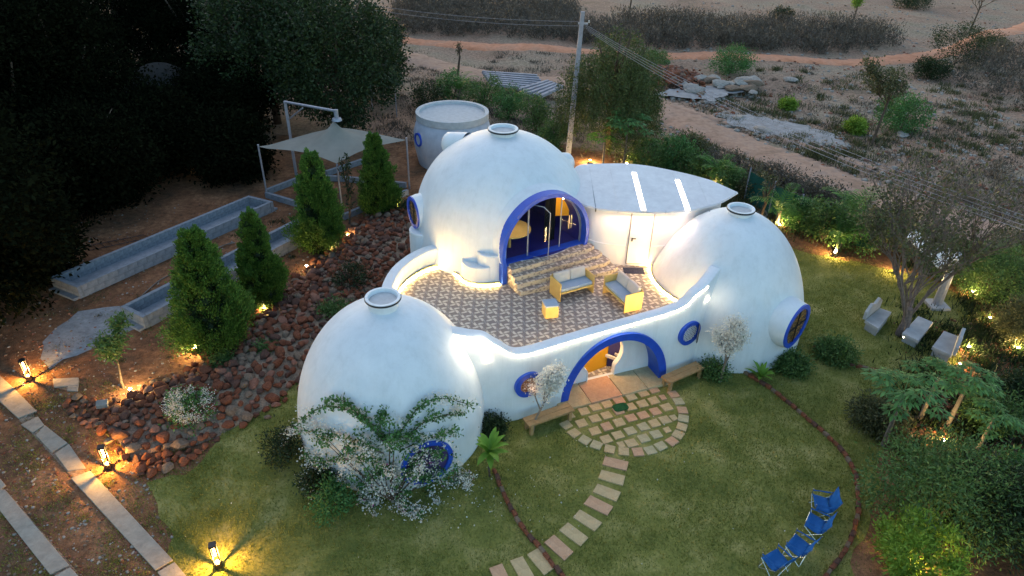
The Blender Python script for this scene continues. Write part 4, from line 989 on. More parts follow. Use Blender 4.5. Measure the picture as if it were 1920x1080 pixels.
# ---------------------------------------------------------------- utility pole and wires
pb = G(1065, 290); pole = empty('utility_pole', pb, 0, 'tall leaning grey concrete utility pole behind the upper dome', 'utility pole')
top = Vector((.25, 0, 7.62)); MB().add([v for z, s, o_ in ((0, .15, 0), (7.62, .1, .25)) for v in ((-s+o_, -s, z), (s+o_, -s, z), (s+o_, s, z), (-s+o_, s, z))], [(0,1,5,4), (1,2,6,5), (2,3,7,6), (3,0,4,7), (4,5,6,7), (3,2,1,0)]).build('pole_shaft', pole_m, pole)
MB().box((.3, 0, 7.05), (.5, .08, .08)).build('crossarm', metal, pole)
for dx in (-.2, .5): MB().lathe([(.03, 0), (.05, .03), (.03, .07), (.05, .1), (.01, .14)], (.3+dx*.6, 0, 7.09), 10).build('insulator', cushion2, pole)
def wire(a, b, sag, label):
    o = MB().tube([a.lerp(b, k/24)-Vector((0, 0, sag*4*(k/24)*(1-k/24))) for k in range(25)], .008, 4).build('power_line', wire_m); tag(o, label, 'power line', 'power lines at the utility pole')
T0 = pb+Vector((.25, 0, 7.1))
for k in range(4):
    wire(T0+Vector((.1*k, 0, -.12*k)), G(2150, 478+9*k, 5.6), .7+.05*k, ('topmost', 'second', 'third', 'lowest')[k]+' of the four lines running right and down from the pole top')
for k in range(2): wire(T0+Vector((-.1, 0, .05-.22*k)), G(480, -38+8*k, 7.2), .6, ('upper', 'lower')[k]+' of the two lines running left from the pole top')

# ---------------------------------------------------------------- furniture
def sofa(c, ux, uy, label, pil=True):
    """c: centre on the terrace, ux along the seat, uy towards the back"""
    r = empty('terrace_sofa', (c.x, c.y, ZT), math.atan2(ux.y, ux.x), label, 'sofa', 'plywood sofas on the terrace')
    W_, D_ = 1.3, .66
    for s in (-1, 1): MB().box((s*(W_/2-.02), 0, .33), (.04, D_, .66)).build('side_panel', ply, r, bevel=.004)
    MB().box((0, -.02, .3), (W_-.08, D_-.04, .06)).build('seat_board', ply, r, bevel=.004)
    MB().box((0, D_/2-.03, .5), (W_-.08, .035, .42)).build('back_board', ply, r, bevel=.004)
    MB().box((0, -.04, .38), (W_-.1, D_-.14, .1)).build('seat_cushion', cushion, r, bevel=.025)
    for s in (-1, 1): MB().box((0, 0, 0), (.58, .13, .36)).build('back_cushion', cushion2, r, bevel=.04).location = (s*.3, D_/2-.14, .6)
    for o in r.children:
        if o.name.startswith('back_cushion'): o.rotation_euler = (-.2, 0, 0)
    return r
a = G(1052, 566, ZT); b = G(1110, 550, ZT); ux = (b-a).normalized(); uy = Vector((-ux.y, ux.x, 0)); ux2 = ux
sofa((a+b)/2+uy*.33, ux, uy, 'plywood sofa with two upright cushions nearest the tiled steps')
a = G(1131, 551, ZT); b = G(1168, 586, ZT); ux = (b-a).normalized(); uy = Vector((-ux.y, ux.x, 0))
sofa((a+b)/2+uy*.33, ux, uy, 'plywood sofa turned side-on with slipped cushions nearest the white door')
p = G(1031, 590, ZT); st = empty('stool', (p.x, p.y, ZT), rad(14), 'small square plywood stool with pale top in front of the sofas', 'stool')
MB().box((0, 0, .2), (.42, .42, .4)).build('stool_box', ply, st, bevel=.005); MB().box((0, 0, .43), (.44, .44, .05)).build('stool_cushion', cushion, st, bevel=.015)
p = G(1188, 508, ZT); dm = MB().box((0, 0, 0), (.72, .4, .018)).build('door_mat', mat_dark, None, bevel=.004); dm.location = (p.x, p.y, ZT+.01); tag(dm, 'dark rectangular mat on the terrace before the white door', 'door mat')
p = G(1163, 766); gm2 = MB().prism([(x*.24*abs(1)+.0, y*.16) for x, y in [(math.copysign(abs(math.cos(q))**.5, math.cos(q)), math.copysign(abs(math.sin(q))**.5, math.sin(q))) for q in np.linspace(0, 6.28, 28)[:-1]]], 0, .02).build('door_mat', mat_green)
gm2.location = (p.x, p.y, .048); gm2.rotation_euler = (0, 0, math.atan2(du.y, du.x)); tag(gm2, 'green mat with rounded corners on the stone pavers at the arched entrance', 'door mat')
def bench(px, h, label, log=False):
    P = [G(x, y, h) for x, y in px]; c = sum(P, Vector())/4; u = (P[1]-P[0]).normalized(); L_ = (P[1]-P[0]).length; W_ = .4
    r = empty('wooden_bench', (c.x, c.y, 0), math.atan2(u.y, u.x), label, 'bench', 'wooden benches beside the arched entrance')
    MB().box((0, W_/4+.002, h-.03), (L_, W_/2-.006, .06)).build('plank', wood, r, bevel=.006); MB().box((0, -W_/4-.002, h-.03), (L_, W_/2-.006, .06)).build('plank', wood, r, bevel=.006)
    for s in (-1, 1):
        for t_ in (-1, 1): MB().box((s*(L_/2-.12), t_*(W_/2-.06), (h-.06)/2), (.1, .09, h-.06)).build('leg', wood, r, bevel=.005)
        MB().box((s*(L_/2-.12), 0, h-.13), (.05, W_-.2, .08)).build('crosspiece', wood, r)
    return r
bench([(980, 785), (1065, 755), (1077, 766), (992, 799)], .42, 'wooden bench left of the blue arch behind the thin white-flowering tree')
bench([(1240, 705), (1305, 677), (1320, 689), (1256, 718)], .42, 'wooden bench right of the blue arch under the open round window')
# folding camp chairs
def camp_chair(px, py, az, label):
    p = G(px, py); r = empty('camp_chair', (p.x, p.y, 0), az, label, 'camping chair', 'blue folding camping chairs on the lawn')
    w_, d_ = .58, .46; sh = .42
    def cloth(name, pts, n=5, sag=.05):
        vs = []; q = [Vector(x) for x in pts]
        for j in range(n+1):
            for i in range(n+1):
                u, v = i/n, j/n; P_ = q[0]*(1-u)*(1-v)+q[1]*u*(1-v)+q[2]*u*v+q[3]*(1-u)*v; nn = (q[1]-q[0]).cross(q[3]-q[0]).normalized(); P_ -= nn*sag*math.sin(math.pi*u)*math.sin(math.pi*(.2+.6*v))+nn*.012*math.sin(9*u+5*v); vs.append(P_)
        o = MB().add(vs, [(j*(n+1)+i, j*(n+1)+i+1, (j+1)*(n+1)+i+1, (j+1)*(n+1)+i) for j in range(n) for i in range(n)]).build(name, camp_m, r, smooth=True)
        s = o.modifiers.new('s', 'SOLIDIFY'); s.thickness = .008; return o
    # +x is forward
    cloth('seat', [(-.2, -w_/2, sh-.05), (.25, -w_/2, sh+.02), (.25, w_/2, sh+.02), (-.2, w_/2, sh-.05)])
    cloth('backrest', [(-.2, -w_/2, sh-.05), (-.2, w_/2, sh-.05), (-.36, w_/2+.02, .84), (-.36, -w_/2-.02, .84)], sag=-.05)
    for s in (-1, 1):
        cloth('armrest', [(-.3, s*w_/2-.02, .6), (.25, s*w_/2-.02, .57), (.25, s*w_/2+.02, .57), (-.3, s*w_/2+.02, .6)], 3, .01)
        MB().tube([(-.22, s*w_/2, 0.0), (-.22, s*w_/2, sh), (-.37, s*(w_/2+.02), .86)], .011, 5).build('leg', chrome, r)
        MB().tube([(.26, s*w_/2, 0), (.26, s*w_/2, .62)], .011, 5).build('leg', chrome, r)
        MB().tube([(-.22, s*w_/2, .02), (.26, s*w_/2, sh)], .01, 5).tube([(.26, s*w_/2, .02), (-.22, s*w_/2, sh)], .01, 5).build('side_brace', chrome, r)
    MB().tube([(.26, -w_/2, .02), (.26, w_/2, sh)], .01, 5).tube([(.26, w_/2, .02), (.26, -w_/2, sh)], .01, 5).build('front_brace', chrome, r)
    MB().tube([(-.22, -w_/2, .02), (-.22, w_/2, sh)], .01, 5).tube([(-.22, w_/2, .02), (-.22, -w_/2, sh)], .01, 5).build('rear_brace', chrome, r)
    r.scale = (.9, .9, .9)
for px, py, az, lb in ((1536, 962, 188, 'blue camping chair farthest from the viewer, nearest the bench and trees'), (1524, 1000, 165, 'second blue camping chair from the far end of the row'), (1492, 1042, 155, 'third blue camping chair from the far end of the row'), (1450, 1070, 140, 'blue camping chair at the near end, standing lowest on the lawn')):
    camp_chair(px, py, rad(az-20), lb)
# bollards
def bollard(px, py, label, pw=42):
    p = G(px, py); r = empty('bollard_light', (p.x, p.y, 0), rad(20), label, 'bollard light', 'lit bollard lights along the slab path')
    H_ = .78; MB().box((0, 0, .09), (.15, .15, .18)).build('base', dark_metal, r, bevel=.006)
    for x in (-1, 1):
        for y in (-1, 1): MB().box((x*.062, y*.062, .46), (.024, .024, .56)).build('corner_post', dark_metal, r)
    MB().box((0, 0, H_), (.16, .16, .06)).build('cap', dark_metal, r, bevel=.006)
    MB().lathe([(.004, 0), (.022, 0), (.022, .3), (.004, .3)], (0, 0, .42), 10).build('lamp_tube', lantern_e, r)
    MB().lathe([(.004, 0), (.035, 0), (.035, .03), (.004, .03)], (0, 0, .18), 12).build('lamp_holder', lantern_e, r)
    light('bollard_lamp', (0, 0, .34), pw, (1, .5, .1), .015, parent=r)
bollard(57, 713, 'lit bollard light farthest up the path at the left edge'); bollard(205, 878, 'lit bollard light beside the rock bank and the slab path'); bollard(411, 1063, 'lit bollard light on the lawn at the bottom of the picture')
# concrete garden seats
gs_m = noise_mat('seat_stone', [(.3, (.34, .33, .33)), (.7, (.46, .45, .45))], 3, .8, bump=.1)
def gseat(px4, h, label, back):
    P = [G(x, y, h) for x, y in px4]; c = sum(P, Vector())/4; r = empty('stone_bench', (c.x, c.y, 0), 0, label, 'garden seat', 'pale stone seats under the bare tree')
    q = [(p.x-c.x, p.y-c.y) for p in P]; MB().prism(q, h-.12, h).build('seat_slab', gs_m, r, bevel=.015); MB().prism([(x*.85, y*.85) for x, y in q], 0, h-.12).build('seat_base', gs_m, r)
    if back is not None:
        i, j = back; a, b = Vector((*q[i], 0)), Vector((*q[j], 0)); d = (b-a).normalized(); nn = Vector((-d.y, d.x, 0))
        if nn.dot(a) < 0: nn = -nn
        L_ = (b-a).length; prof = [(0, h), (0, h+.32), (L_*.25, h+.55), (L_*.5, h+.42), (L_*.75, h+.55), (L_, h+.32), (L_, h)]
        vs = [a+d*x+Vector((0, 0, z)) for x, z in prof]+[a+d*x+nn*.1+Vector((0, 0, z)) for x, z in prof]; n = len(prof)
        MB().add(vs, [tuple(range(n)), tuple(range(2*n-1, n-1, -1))]+[(k, n+k, n+(k+1) % n, (k+1) % n) for k in range(n)]).build('seat_back', gs_m, r, bevel=.01)
gseat([(1622, 600), (1650, 577), (1672, 585), (1647, 616)], .42, 'pale stone garden seat left of the bare tree trunk', (0, 1))
gseat([(1692, 624), (1722, 592), (1750, 604), (1722, 639)], .4, 'flat pale stone table slab right of the bare tree trunk', None)
gseat([(1748, 650), (1770, 620), (1797, 630), (1785, 666)], .42, 'pale stone garden seat farthest right, its back to the flower bed', (2, 3))
# shelter with slatted white roof
hh = 2.3; sh_ = empty('garden_shelter', (0, 0, 0), 0, 'small white slatted shelter roof on one stout post behind the bare tree', 'shelter')
pb = G(1755, 574); MB().tube([Vector((pb.x, pb.y, .1)), Vector((pb.x+.0, pb.y, hh))], [.17, .13], 10).build('post', metal, sh_); MB().box((pb.x, pb.y, .06), (.7, .7, .12)).build('footing', gs_m, sh_)
a, b, c_, d_ = G(1700, 447, hh), G(1760, 505, hh), G(1805, 483, hh), G(1712, 430, hh)
for k in range(7):
    f0, f1 = k/7, (k+.8)/7; q = [a.lerp(b, f0), a.lerp(b, f1), d_.lerp(c_, f1), d_.lerp(c_, f0)]; MB().prism([(p.x, p.y) for p in q], hh, hh+.05).build('roof_slat', white_wall, sh_)
for f in (.15, .85): MB().tube([a.lerp(d_, f)-Vector((0, 0, .04)), b.lerp(c_, f)-Vector((0, 0, .04))], .04, 6).build('rafter', white_wall, sh_)
MB().tube([Vector((pb.x, pb.y, hh-.1)), (a+b+c_+d_)/4-Vector((0, 0, .05))], .06, 6).build('bracket', metal, sh_)
# green shade-net fence behind the side dome
nf = empty('net_fence', (0, 0, 0), 0, 'dark green shade-net fence behind the side dome and the palms', 'fence'); net_m = noise_mat('green_net', [(.4, (.008, .06, .045)), (.6, (.012, .09, .065))], 20, .9)
fp = [G(1395, 375), G(1440, 402), G(1490, 428), G(1560, 450), G(1640, 470)]
for a, b in zip(fp, fp[1:]):
    n_ = 6; vs = []
    for k in range(n_+1):
        p = a.lerp(b, k/n_)+Vector((0, .05*math.sin(k*2), 0)); vs += [(p.x, p.y, 0), (p.x, p.y, 1.5+.04*math.sin(k*3))]
    o = MB().add(vs, [(2*k, 2*k+2, 2*k+3, 2*k+1) for k in range(n_)]).build('net_panel', net_m, nf); s = o.modifiers.new('s', 'SOLIDIFY'); s.thickness = .01
for p in fp: MB().tube([p, p+Vector((0, 0, 1.7))], .035, 6).build('post', pole_m, nf)
# old half-built shell among the dark trees
p = G(320, 232); sh2 = empty('arched_shell', (p.x, p.y, 0), rad(-70), 'dim grey domed shell with an arched opening among the dark trees', 'shell building'); dk = plain('weathered_cement', (.018, .022, .022), .9)  # cement coloured almost black so the shell looks deep in tree shade
o = MB().lathe(ellipsoid_prof(2.6, .2, 3.6), (0, 0, 0), 48).build('shell', dk, sh2, smooth=True)
fr = frame((0, 0, 0), 0); ring(fr, arch(1.7, 2.7), arch(1.35, 2.3), 2.2, 2.75, 'arch_rim', [dk], sh2, closed=False); fill(fr, arch(1.4, 2.4), 2.45, 'opening', plain('dark_opening', (.004, .004, .003)), sh2)  # black sheet across the arch stands for the unlit inside
# ---------------------------------------------------------------- vegetation
def unit(v): return v/np.maximum(np.linalg.norm(v, axis=1, keepdims=True), 1e-9)
def leaf_quads(P, size, asp=.5, out=None, outw=.6, droop=0.0, rs=None, var=.35):
    """P (N,3) leaf bases -> (N,4,3) rhombic leaves"""
    rs = rs or rng; n = len(P); d = unit(rs.normal(size=(n, 3)))
    if out is not None: d = unit(d*(1-outw)+out*outw)
    d[:, 2] -= droop; d = unit(d)
    s = np.cross(d, unit(rs.normal(size=(n, 3)))); s = unit(s)
    L_ = (size*(1+var*rs.uniform(-1, 1, n)))[:, None]; W_ = L_*asp
    return np.stack([P, P+d*L_*.5+s*W_*.5, P+d*L_, P+d*L_*.5-s*W_*.5], 1)
def clumps(center, radii, nc, per, cr, surf=.45, rs=None, floor=.05):
    rs = rs or rng; c = unit(rs.normal(size=(nc, 3)))*(rs.uniform(0, 1, (nc, 1))**surf); c = c*np.array(radii)+np.array(center)
    c[:, 2] = np.maximum(c[:, 2], floor+cr*.4)
    P = np.repeat(c, per, 0)+rs.normal(size=(nc*per, 3))*cr*.5; P[:, 2] = np.maximum(P[:, 2], floor*.5)
    o = unit(P-np.array(center)-np.array([0, 0, -.3*radii[2]])); return P, o, c
def branches(mb, p, d, L_, r, depth, rs, spread=.6, n=5, tips=None, upw=.15, kids=(2, 3), shrink=.68):
    pts = [Vector(p)]; dd = Vector(d).normalized(); k = 4
    for i in range(k):
        dd = (dd+Vector((rs.gauss(0, .12), rs.gauss(0, .12), rs.gauss(0, .08)+upw*.15))).normalized(); pts.append(pts[-1]+dd*L_/k)
    mb.tube(pts, [r*(1-.4*i/k) for i in range(k+1)], n if depth > 1 else 3, cap=False)
    if tips is not None and depth <= 1: tips += [tuple(x) for x in pts[2:]]
    if depth > 0:
        for _ in range(rs.randint(*kids)):
            nd = (dd+Vector((rs.gauss(0, spread), rs.gauss(0, spread), rs.gauss(upw, spread*.5)))).normalized()
            branches(mb, pts[rs.choice((2, 3, 4))], nd, L_*shrink*rs.uniform(.8, 1.15), r*.58, depth-1, rs, spread, n, tips, upw, kids, shrink)
        branches(mb, pts[-1], (dd+Vector((rs.gauss(0, .2), rs.gauss(0, .2), .1))).normalized(), L_*shrink, r*.6, depth-1, rs, spread, n, tips, upw, kids, shrink)
def stem_mesh(root, h, r, n=3, seed=0, mat=None, spread=.25, name='trunk', lean=(0, 0)):
    rs = random.Random(seed); mb = MB(); mb.tube([(0, 0, -.05), (lean[0]*.4, lean[1]*.4, h*.3), (lean[0], lean[1], h*.6)], [r, r*.8, r*.6], 7)
    for i in range(n):
        a = rs.uniform(0, 6.28); b_ = h*rs.uniform(.25, .6); f = b_/(h*.6)
        mb.tube([(lean[0]*f, lean[1]*f, b_), (lean[0]+math.cos(a)*h*spread*.6, lean[1]+math.sin(a)*h*spread*.6, b_+h*.2), (lean[0]+math.cos(a)*h*spread, lean[1]+math.sin(a)*h*spread, b_+h*.38)], [r*.5, r*.35, r*.15], 5)
    return mb.build(name, mat or bark, root, smooth=True)
def zg(p): return float(bumps(np.array(p.x), np.array(p.y)))
def broad(px, py, h, rx, ry, label, cat='tree', name='tree', leaf=L_mid, size=.13, nc=90, per=60, cr=.35, low=.35, group=None, trunk=True, asp=.5, droop=.1, surf=.4, seed=None, extra=None, tm=None):
    p = G(px, py); z = zg(p); seed = abs(seed if seed is not None else int(px*7+py)); rs = np.random.default_rng(seed)
    root = empty(name, (p.x, p.y, z), 0, label, cat, group)
    if trunk: stem_mesh(root, h, max(.05, h*.028), 5, seed, tm, spread=min(.35, rx/h*.6))
    c = (0, 0, h*(1+low)/2); P, o, _ = clumps(c, (rx, ry, h*(1-low)/2), nc, per, cr, surf, rs, floor=.05)
    quads_mesh('crown' if trunk else 'foliage', leaf_quads(P, size, asp, o, .45, droop, rs), leaf, root)
    return root
def shrub(px, py, h, r, label, leaf=L_mid, cat='shrub', name='shrub', **k):
    k.setdefault('nc', 34); k.setdefault('per', 45); k.setdefault('cr', .2+.12*r); k.setdefault('low', 0.0); k.setdefault('size', .09)
    ro = broad(px, py, h, r, r, label, cat, name, leaf, trunk=False, **k)
    rs = random.Random(int(px+py)); mb = MB()
    for i in range(6):
        a = rs.uniform(0, 6.28); q = rs.uniform(.2, .6)*r; mb.tube([(0, 0, -.03), (math.cos(a)*q*.6, math.sin(a)*q*.6, h*.4), (math.cos(a)*q, math.sin(a)*q, h*.8)], [.025, .018, .008], 4)
    s = mb.build('stem', bark, ro); return ro
def conifer(px, py, h, r, label, seed):
    p = G(px, py); rs = np.random.default_rng(seed); r *= .86; root = empty('conical_conifer', (p.x, p.y, 0), rs.uniform(0, 6), label, 'conifer', 'conical conifers along the rock bank')
    MB().tube([(0, 0, -.03), (0, 0, h*.9)], [.07, .015], 7).build('trunk', bark, root)
    nc = 280; t = rs.uniform(0, 1, nc)**1.15; zc = .16+t*(h-.28); prof = r*np.minimum(1, (zc/(h*.16)))**.5*(1-((zc-.15)/h))**.75*1.12
    a = rs.uniform(0, 6.28, nc); lump = .93+.17*np.sin(3*a+zc*3+seed)+.15*rs.normal(size=nc); rr_ = prof*lump*rs.uniform(.55, 1.0, nc)**.5
    C = np.stack([rr_*np.cos(a), rr_*np.sin(a), zc], 1); per = 165
    k = rs.uniform(0, 1, (nc*per, 1)); sc_ = (.09+.22*(1-t)).repeat(per)[:, None]*r/.9
    up_ = np.repeat(unit(np.stack([np.cos(a)*.55, np.sin(a)*.55, np.full(nc, .85)], 1)), per, 0)
    P = np.repeat(C, per, 0)+rs.normal(size=(nc*per, 3))*sc_*.55*(1-.5*k)+up_*k*sc_*1.9; P[:, 2] = np.maximum(P[:, 2], .1)
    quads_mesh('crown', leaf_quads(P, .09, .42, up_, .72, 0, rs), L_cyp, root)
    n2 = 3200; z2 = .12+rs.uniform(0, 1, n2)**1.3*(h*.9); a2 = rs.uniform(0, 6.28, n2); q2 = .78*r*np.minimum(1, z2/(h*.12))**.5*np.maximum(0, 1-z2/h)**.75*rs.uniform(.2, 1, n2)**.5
    quads_mesh('inner_foliage', leaf_quads(np.stack([q2*np.cos(a2), q2*np.sin(a2), z2], 1), .24, .5, None, 0, 0, rs), L_dark, root); return root  # inner leaves coloured dark so the gaps between clumps look shaded
for i, (bx, by, ty, r, lb) in enumerate(((605, 470, 285, .95, 'tall conical conifer, third along the rock bank, beside the sail post'), (713, 402, 250, .85, 'conical conifer farthest back, close to the upper dome'), (500, 572, 395, .78, 'slim conical conifer between the two broader ones'), (412, 655, 432, 1.12, 'broadest conical conifer, nearest the viewer, left of the rock bank'))):
    conifer(bx, by, HT((bx, by), ty), r, lb, i+3)
shrub(338, 655, 1.1, .5, 'small bushy shrub at the left foot of the broadest conifer', L_mid)
# young tree lit from below, left
def sapling(px, py, h, label, r=.7, leafn=900, leaf=L_mid, size=.14, cat='tree', name='young_tree', seed=1, n=9, asp=.3, group=None, tm=None, depth=2, spread=.5):
    p = G(px, py); root = empty(name, (p.x, p.y, zg(p)), 0, label, cat, group); rs = random.Random(seed); tips = []; mb = MB()
    branches(mb, (0, 0, -.03), (rs.gauss(0, .06), rs.gauss(0, .06), 1), h*.5, .028+h*.008, depth, rs, spread, 5, tips, .35, (2, 4), .62)
    mb.build('trunk', tm or bark, root); nr = np.random.default_rng(seed); T = np.array(tips); P = T[nr.integers(0, len(T), leafn)]+nr.normal(size=(leafn, 3))*.1*r
    quads_mesh('crown', leaf_quads(P, size, asp, None, 0, .25, nr), leaf, root); return root
sapling(232, 728, 2.3, 'young feathery tree lit from below at the left of the rock bank', .9, 1900, L_mid, .15, seed=4, depth=3, spread=.6)
sapling(655, 420, 3.6, 'thin young tree rising in front of the shade sail', .6, 260, L_dark, .2, seed=9, depth=1, spread=.15)
# big dark trees at the upper left
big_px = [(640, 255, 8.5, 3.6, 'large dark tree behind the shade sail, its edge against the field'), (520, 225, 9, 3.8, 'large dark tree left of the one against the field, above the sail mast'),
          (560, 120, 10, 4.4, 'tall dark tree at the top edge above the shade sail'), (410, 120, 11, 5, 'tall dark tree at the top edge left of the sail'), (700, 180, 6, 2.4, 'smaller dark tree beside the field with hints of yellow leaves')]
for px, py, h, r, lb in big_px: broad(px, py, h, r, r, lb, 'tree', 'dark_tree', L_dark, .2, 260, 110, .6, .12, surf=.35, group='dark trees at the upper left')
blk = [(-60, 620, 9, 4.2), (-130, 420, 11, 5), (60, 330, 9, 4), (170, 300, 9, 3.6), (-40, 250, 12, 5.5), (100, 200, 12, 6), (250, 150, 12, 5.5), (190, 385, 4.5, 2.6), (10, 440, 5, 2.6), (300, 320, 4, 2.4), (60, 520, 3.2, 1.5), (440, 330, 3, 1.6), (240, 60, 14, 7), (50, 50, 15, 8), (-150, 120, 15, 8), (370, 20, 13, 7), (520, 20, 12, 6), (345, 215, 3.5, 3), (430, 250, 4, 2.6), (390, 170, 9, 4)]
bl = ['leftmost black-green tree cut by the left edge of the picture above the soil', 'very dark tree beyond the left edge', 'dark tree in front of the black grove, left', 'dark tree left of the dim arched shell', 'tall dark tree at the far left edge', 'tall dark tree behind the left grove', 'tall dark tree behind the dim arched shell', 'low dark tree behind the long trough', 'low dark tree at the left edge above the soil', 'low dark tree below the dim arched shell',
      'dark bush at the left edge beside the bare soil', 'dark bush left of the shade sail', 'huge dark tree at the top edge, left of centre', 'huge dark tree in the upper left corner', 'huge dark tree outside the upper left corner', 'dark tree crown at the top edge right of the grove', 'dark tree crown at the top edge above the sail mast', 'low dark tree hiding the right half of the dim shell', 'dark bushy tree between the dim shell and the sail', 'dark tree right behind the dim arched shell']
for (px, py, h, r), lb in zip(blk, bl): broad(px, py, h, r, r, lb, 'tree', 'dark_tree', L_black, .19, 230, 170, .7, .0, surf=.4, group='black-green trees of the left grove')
# tree behind the upper dome
def drooping(px, py, h, r, label):
    p = G(px, py); z = zg(p); rs = np.random.default_rng(77); root = empty('drooping_tree', (p.x, p.y, z), 0, label, 'tree'); stem_mesh(root, h, .22, 7, 5, None, .22)
    n = 430; a = rs.uniform(0, 6.28, n); q = r*rs.uniform(0, 1, n)**.5*(1+.15*np.sin(3*a)); zt = h*(1-.35*(q/r)**2.5)*rs.uniform(.5, 1.0, n); Ln = rs.uniform(.8, 3.0, n)*1.0; per = 110
    k = rs.uniform(0, 1, (n, per)); X = (q*np.cos(a))[:, None]+rs.normal(size=(n, per))*.16; Y = (q*np.sin(a))[:, None]+rs.normal(size=(n, per))*.16; Z = zt[:, None]-k*Ln[:, None]+rs.normal(size=(n, per))*.08
    P = np.stack([X, Y, Z], -1).reshape(-1, 3); P = P[P[:, 2] > .4]; n2 = 90; C, o, _ = clumps((0, 0, h*.33), (r*1.0, r*1.0, h*.33), n2, 100, .4, .3, rs); P = np.concatenate([P, C])
    quads_mesh('crown', leaf_quads(P, .13, .35, None, 0, .5, rs), L_olm, root)
L_olm = leafmat('drooping_leaf', (.035, .055, .016), (.085, .115, .035), (.15, .17, .06))
drooping(1138, 284, 7.0, 2.85, 'large drooping dark green tree beside the utility pole behind the upper dome')
def papaya(px, py, h, label, r=.75, n=13, leaf=L_bush, lean=(0, 0), seed=1, group='papaya trees'):
    p = G(px, py); rs = np.random.default_rng(seed); root = empty('papaya_tree', (p.x, p.y, zg(p)), rs.uniform(0, 6), label, 'papaya tree', group)
    MB().tube([(0, 0, -.03), (lean[0]*.5, lean[1]*.5, h*.45), (lean[0], lean[1], h*.82)], [.07, .055, .04], 7).build('trunk', bark_pale, root)
    for i in range(n):
        a = i*2.4+rs.uniform(-.3, .3); el = rs.uniform(-.15, .9); o = Vector((lean[0], lean[1], h*(.78+.04*(i/n)))); d = Vector((math.cos(a)*math.cos(el), math.sin(a)*math.cos(el), math.sin(el)))
        tip = o+d*r*rs.uniform(.65, 1.0); st = MB().tube([o, o.lerp(tip, .5)+Vector((0, 0, .06)), tip], [.014, .011, .009], 4)
        V = []
        nf = 9; hd = Vector((math.cos(a), math.sin(a), 0)); sd = Vector((-hd.y, hd.x, 0))
        for f in range(nf):
            b_ = (f-(nf-1)/2)/(nf-1)*4.6; L_ = .42*(1-.28*abs(b_)/2.3)*r/.75; v = (hd*math.cos(b_)+sd*math.sin(b_)); v.z = -.28-.25*rs.uniform(0, 1); s_ = Vector((0, 0, 1)).cross(v).normalized()*.034*r/.75
            for (f0, f1, w0) in ((.0, .55, .8), (.45, 1.0, 1.3)):
                V.append([tip+v*L_*f0, tip+v*L_*((f0+f1)/2)+s_*w0, tip+v*L_*f1, tip+v*L_*((f0+f1)/2)-s_*w0])
            for g in (-1, 1): V.append([tip+v*L_*.45, tip+v*L_*.62+s_*g*2.4, tip+v*L_*.78+s_*g*3.0, tip+v*L_*.6+s_*g*.9])
        lo = quads_mesh('leaf', np.array([[list(x) for x in q] for q in V]), leaf, root); so_ = st.build('leaf_stalk', leaf, lo)
    return root
papaya(1168, 318, 3.3, 'papaya tree with big fingered leaves in front of the drooping tree', 1.05, 15, seed=2)
papaya(1130, 312, 2.2, 'shorter papaya tree lit yellow from below beside the drooping tree', .8, 10, L_palm, seed=5)
papaya(1655, 835, 2.7, 'leaning papaya tree with a pale trunk beside the edging on the right', .85, 12, lean=(.35, .1), seed=7)
papaya(1775, 800, 2.3, 'papaya tree whose trunk is lit from below at the right', .75, 11, seed=8)
papaya(1725, 785, 2.0, 'papaya tree in the middle of the papaya group on the right', .75, 10, seed=11)
papaya(1830, 850, 1.7, 'low papaya tree next to the red rubble on the right', .6, 11, seed=13)
# big sparse tree on the right
def bare_tree(px, py, h, label):
    p = G(px, py); root = empty('sparse_tree', (p.x, p.y, 0), .4, label, 'tree'); rs = random.Random(21); tips = []; mb = MB()
    mb.tube([(0, 0, -.05), (.05, 0, .5), (.0, .05, 1.1)], [.2, .15, .14], 9)
    for d in ((.5, .2, 1), (-.35, .35, 1), (.1, -.4, 1), (.75, .55, .8), (-.6, -.1, .9), (.2, .7, .8)):
        branches(mb, (0, .03, .7), d, 2.0, .062, 4, rs, .5, 6, tips, .28, (2, 3), .77)
    mb.build('trunk', bark_tree, root); nr = np.random.default_rng(3); T = np.array(tips); T = T[T[:, 2] > 1.0]
    P = T[nr.integers(0, len(T), 17000)]+nr.normal(size=(17000, 3))*.08; lowm_ = nr.uniform(0, 1, len(P)) < np.clip(1.15-(P[:, 2]-1.5)/3.6-.13*(P[:, 0]), .2, 1); P = P[lowm_]
    quads_mesh('crown', leaf_quads(P, .12, .5, None, 0, .1, nr), L_olive, root); return root
bare_tree(1688, 628, 6, 'large spreading tree with sparse leaves and bare grey twigs over the stone seats')
# thin tall tree and field trees
def thin_tree(px, py, h, label, seed, leaf=L_olive, n=1500, cw=1.0, depth=2):
    p = G(px, py); root = empty('thin_tree', (p.x, p.y, zg(p)-.1), 0, label, 'tree', 'thin trees in the dry field'); rs = random.Random(seed); tips = []; mb = MB()
    mb.tube([(0, 0, -.05), (.1, 0, h*.3), (.2, .0, h*.55)], [.1, .08, .07], 6)
    for k in range(6): branches(mb, (.12+.015*k, 0, h*(.38+.04*k)), (rs.gauss(0, .5*cw), rs.gauss(0, .5*cw), 1), h*.22, .04, depth, rs, .45, 5, tips, .25, (2, 3), .7)
    mb.build('trunk', bark, root); nr = np.random.default_rng(seed); T = np.array(tips)
    if n: P = T[nr.integers(0, len(T), n)]+nr.normal(size=(n, 3))*.16; quads_mesh('crown', leaf_quads(P, .15, .5, None, 0, .1, nr), leaf, root)
    return root
thin_tree(1635, 268, HT((1635, 268), 90), 'tall thin tree with yellowish crown in the dry field', 31, L_olive, 2600, 1.0)
thin_tree(1820, 55, 5, 'leafless thin tree near the top right corner', 33, L_olive, 0, 1.1, 3)
thin_tree(1598, 38, 3.2, 'small green-topped thin tree at the top edge', 34, L_lime, 1500, .8)
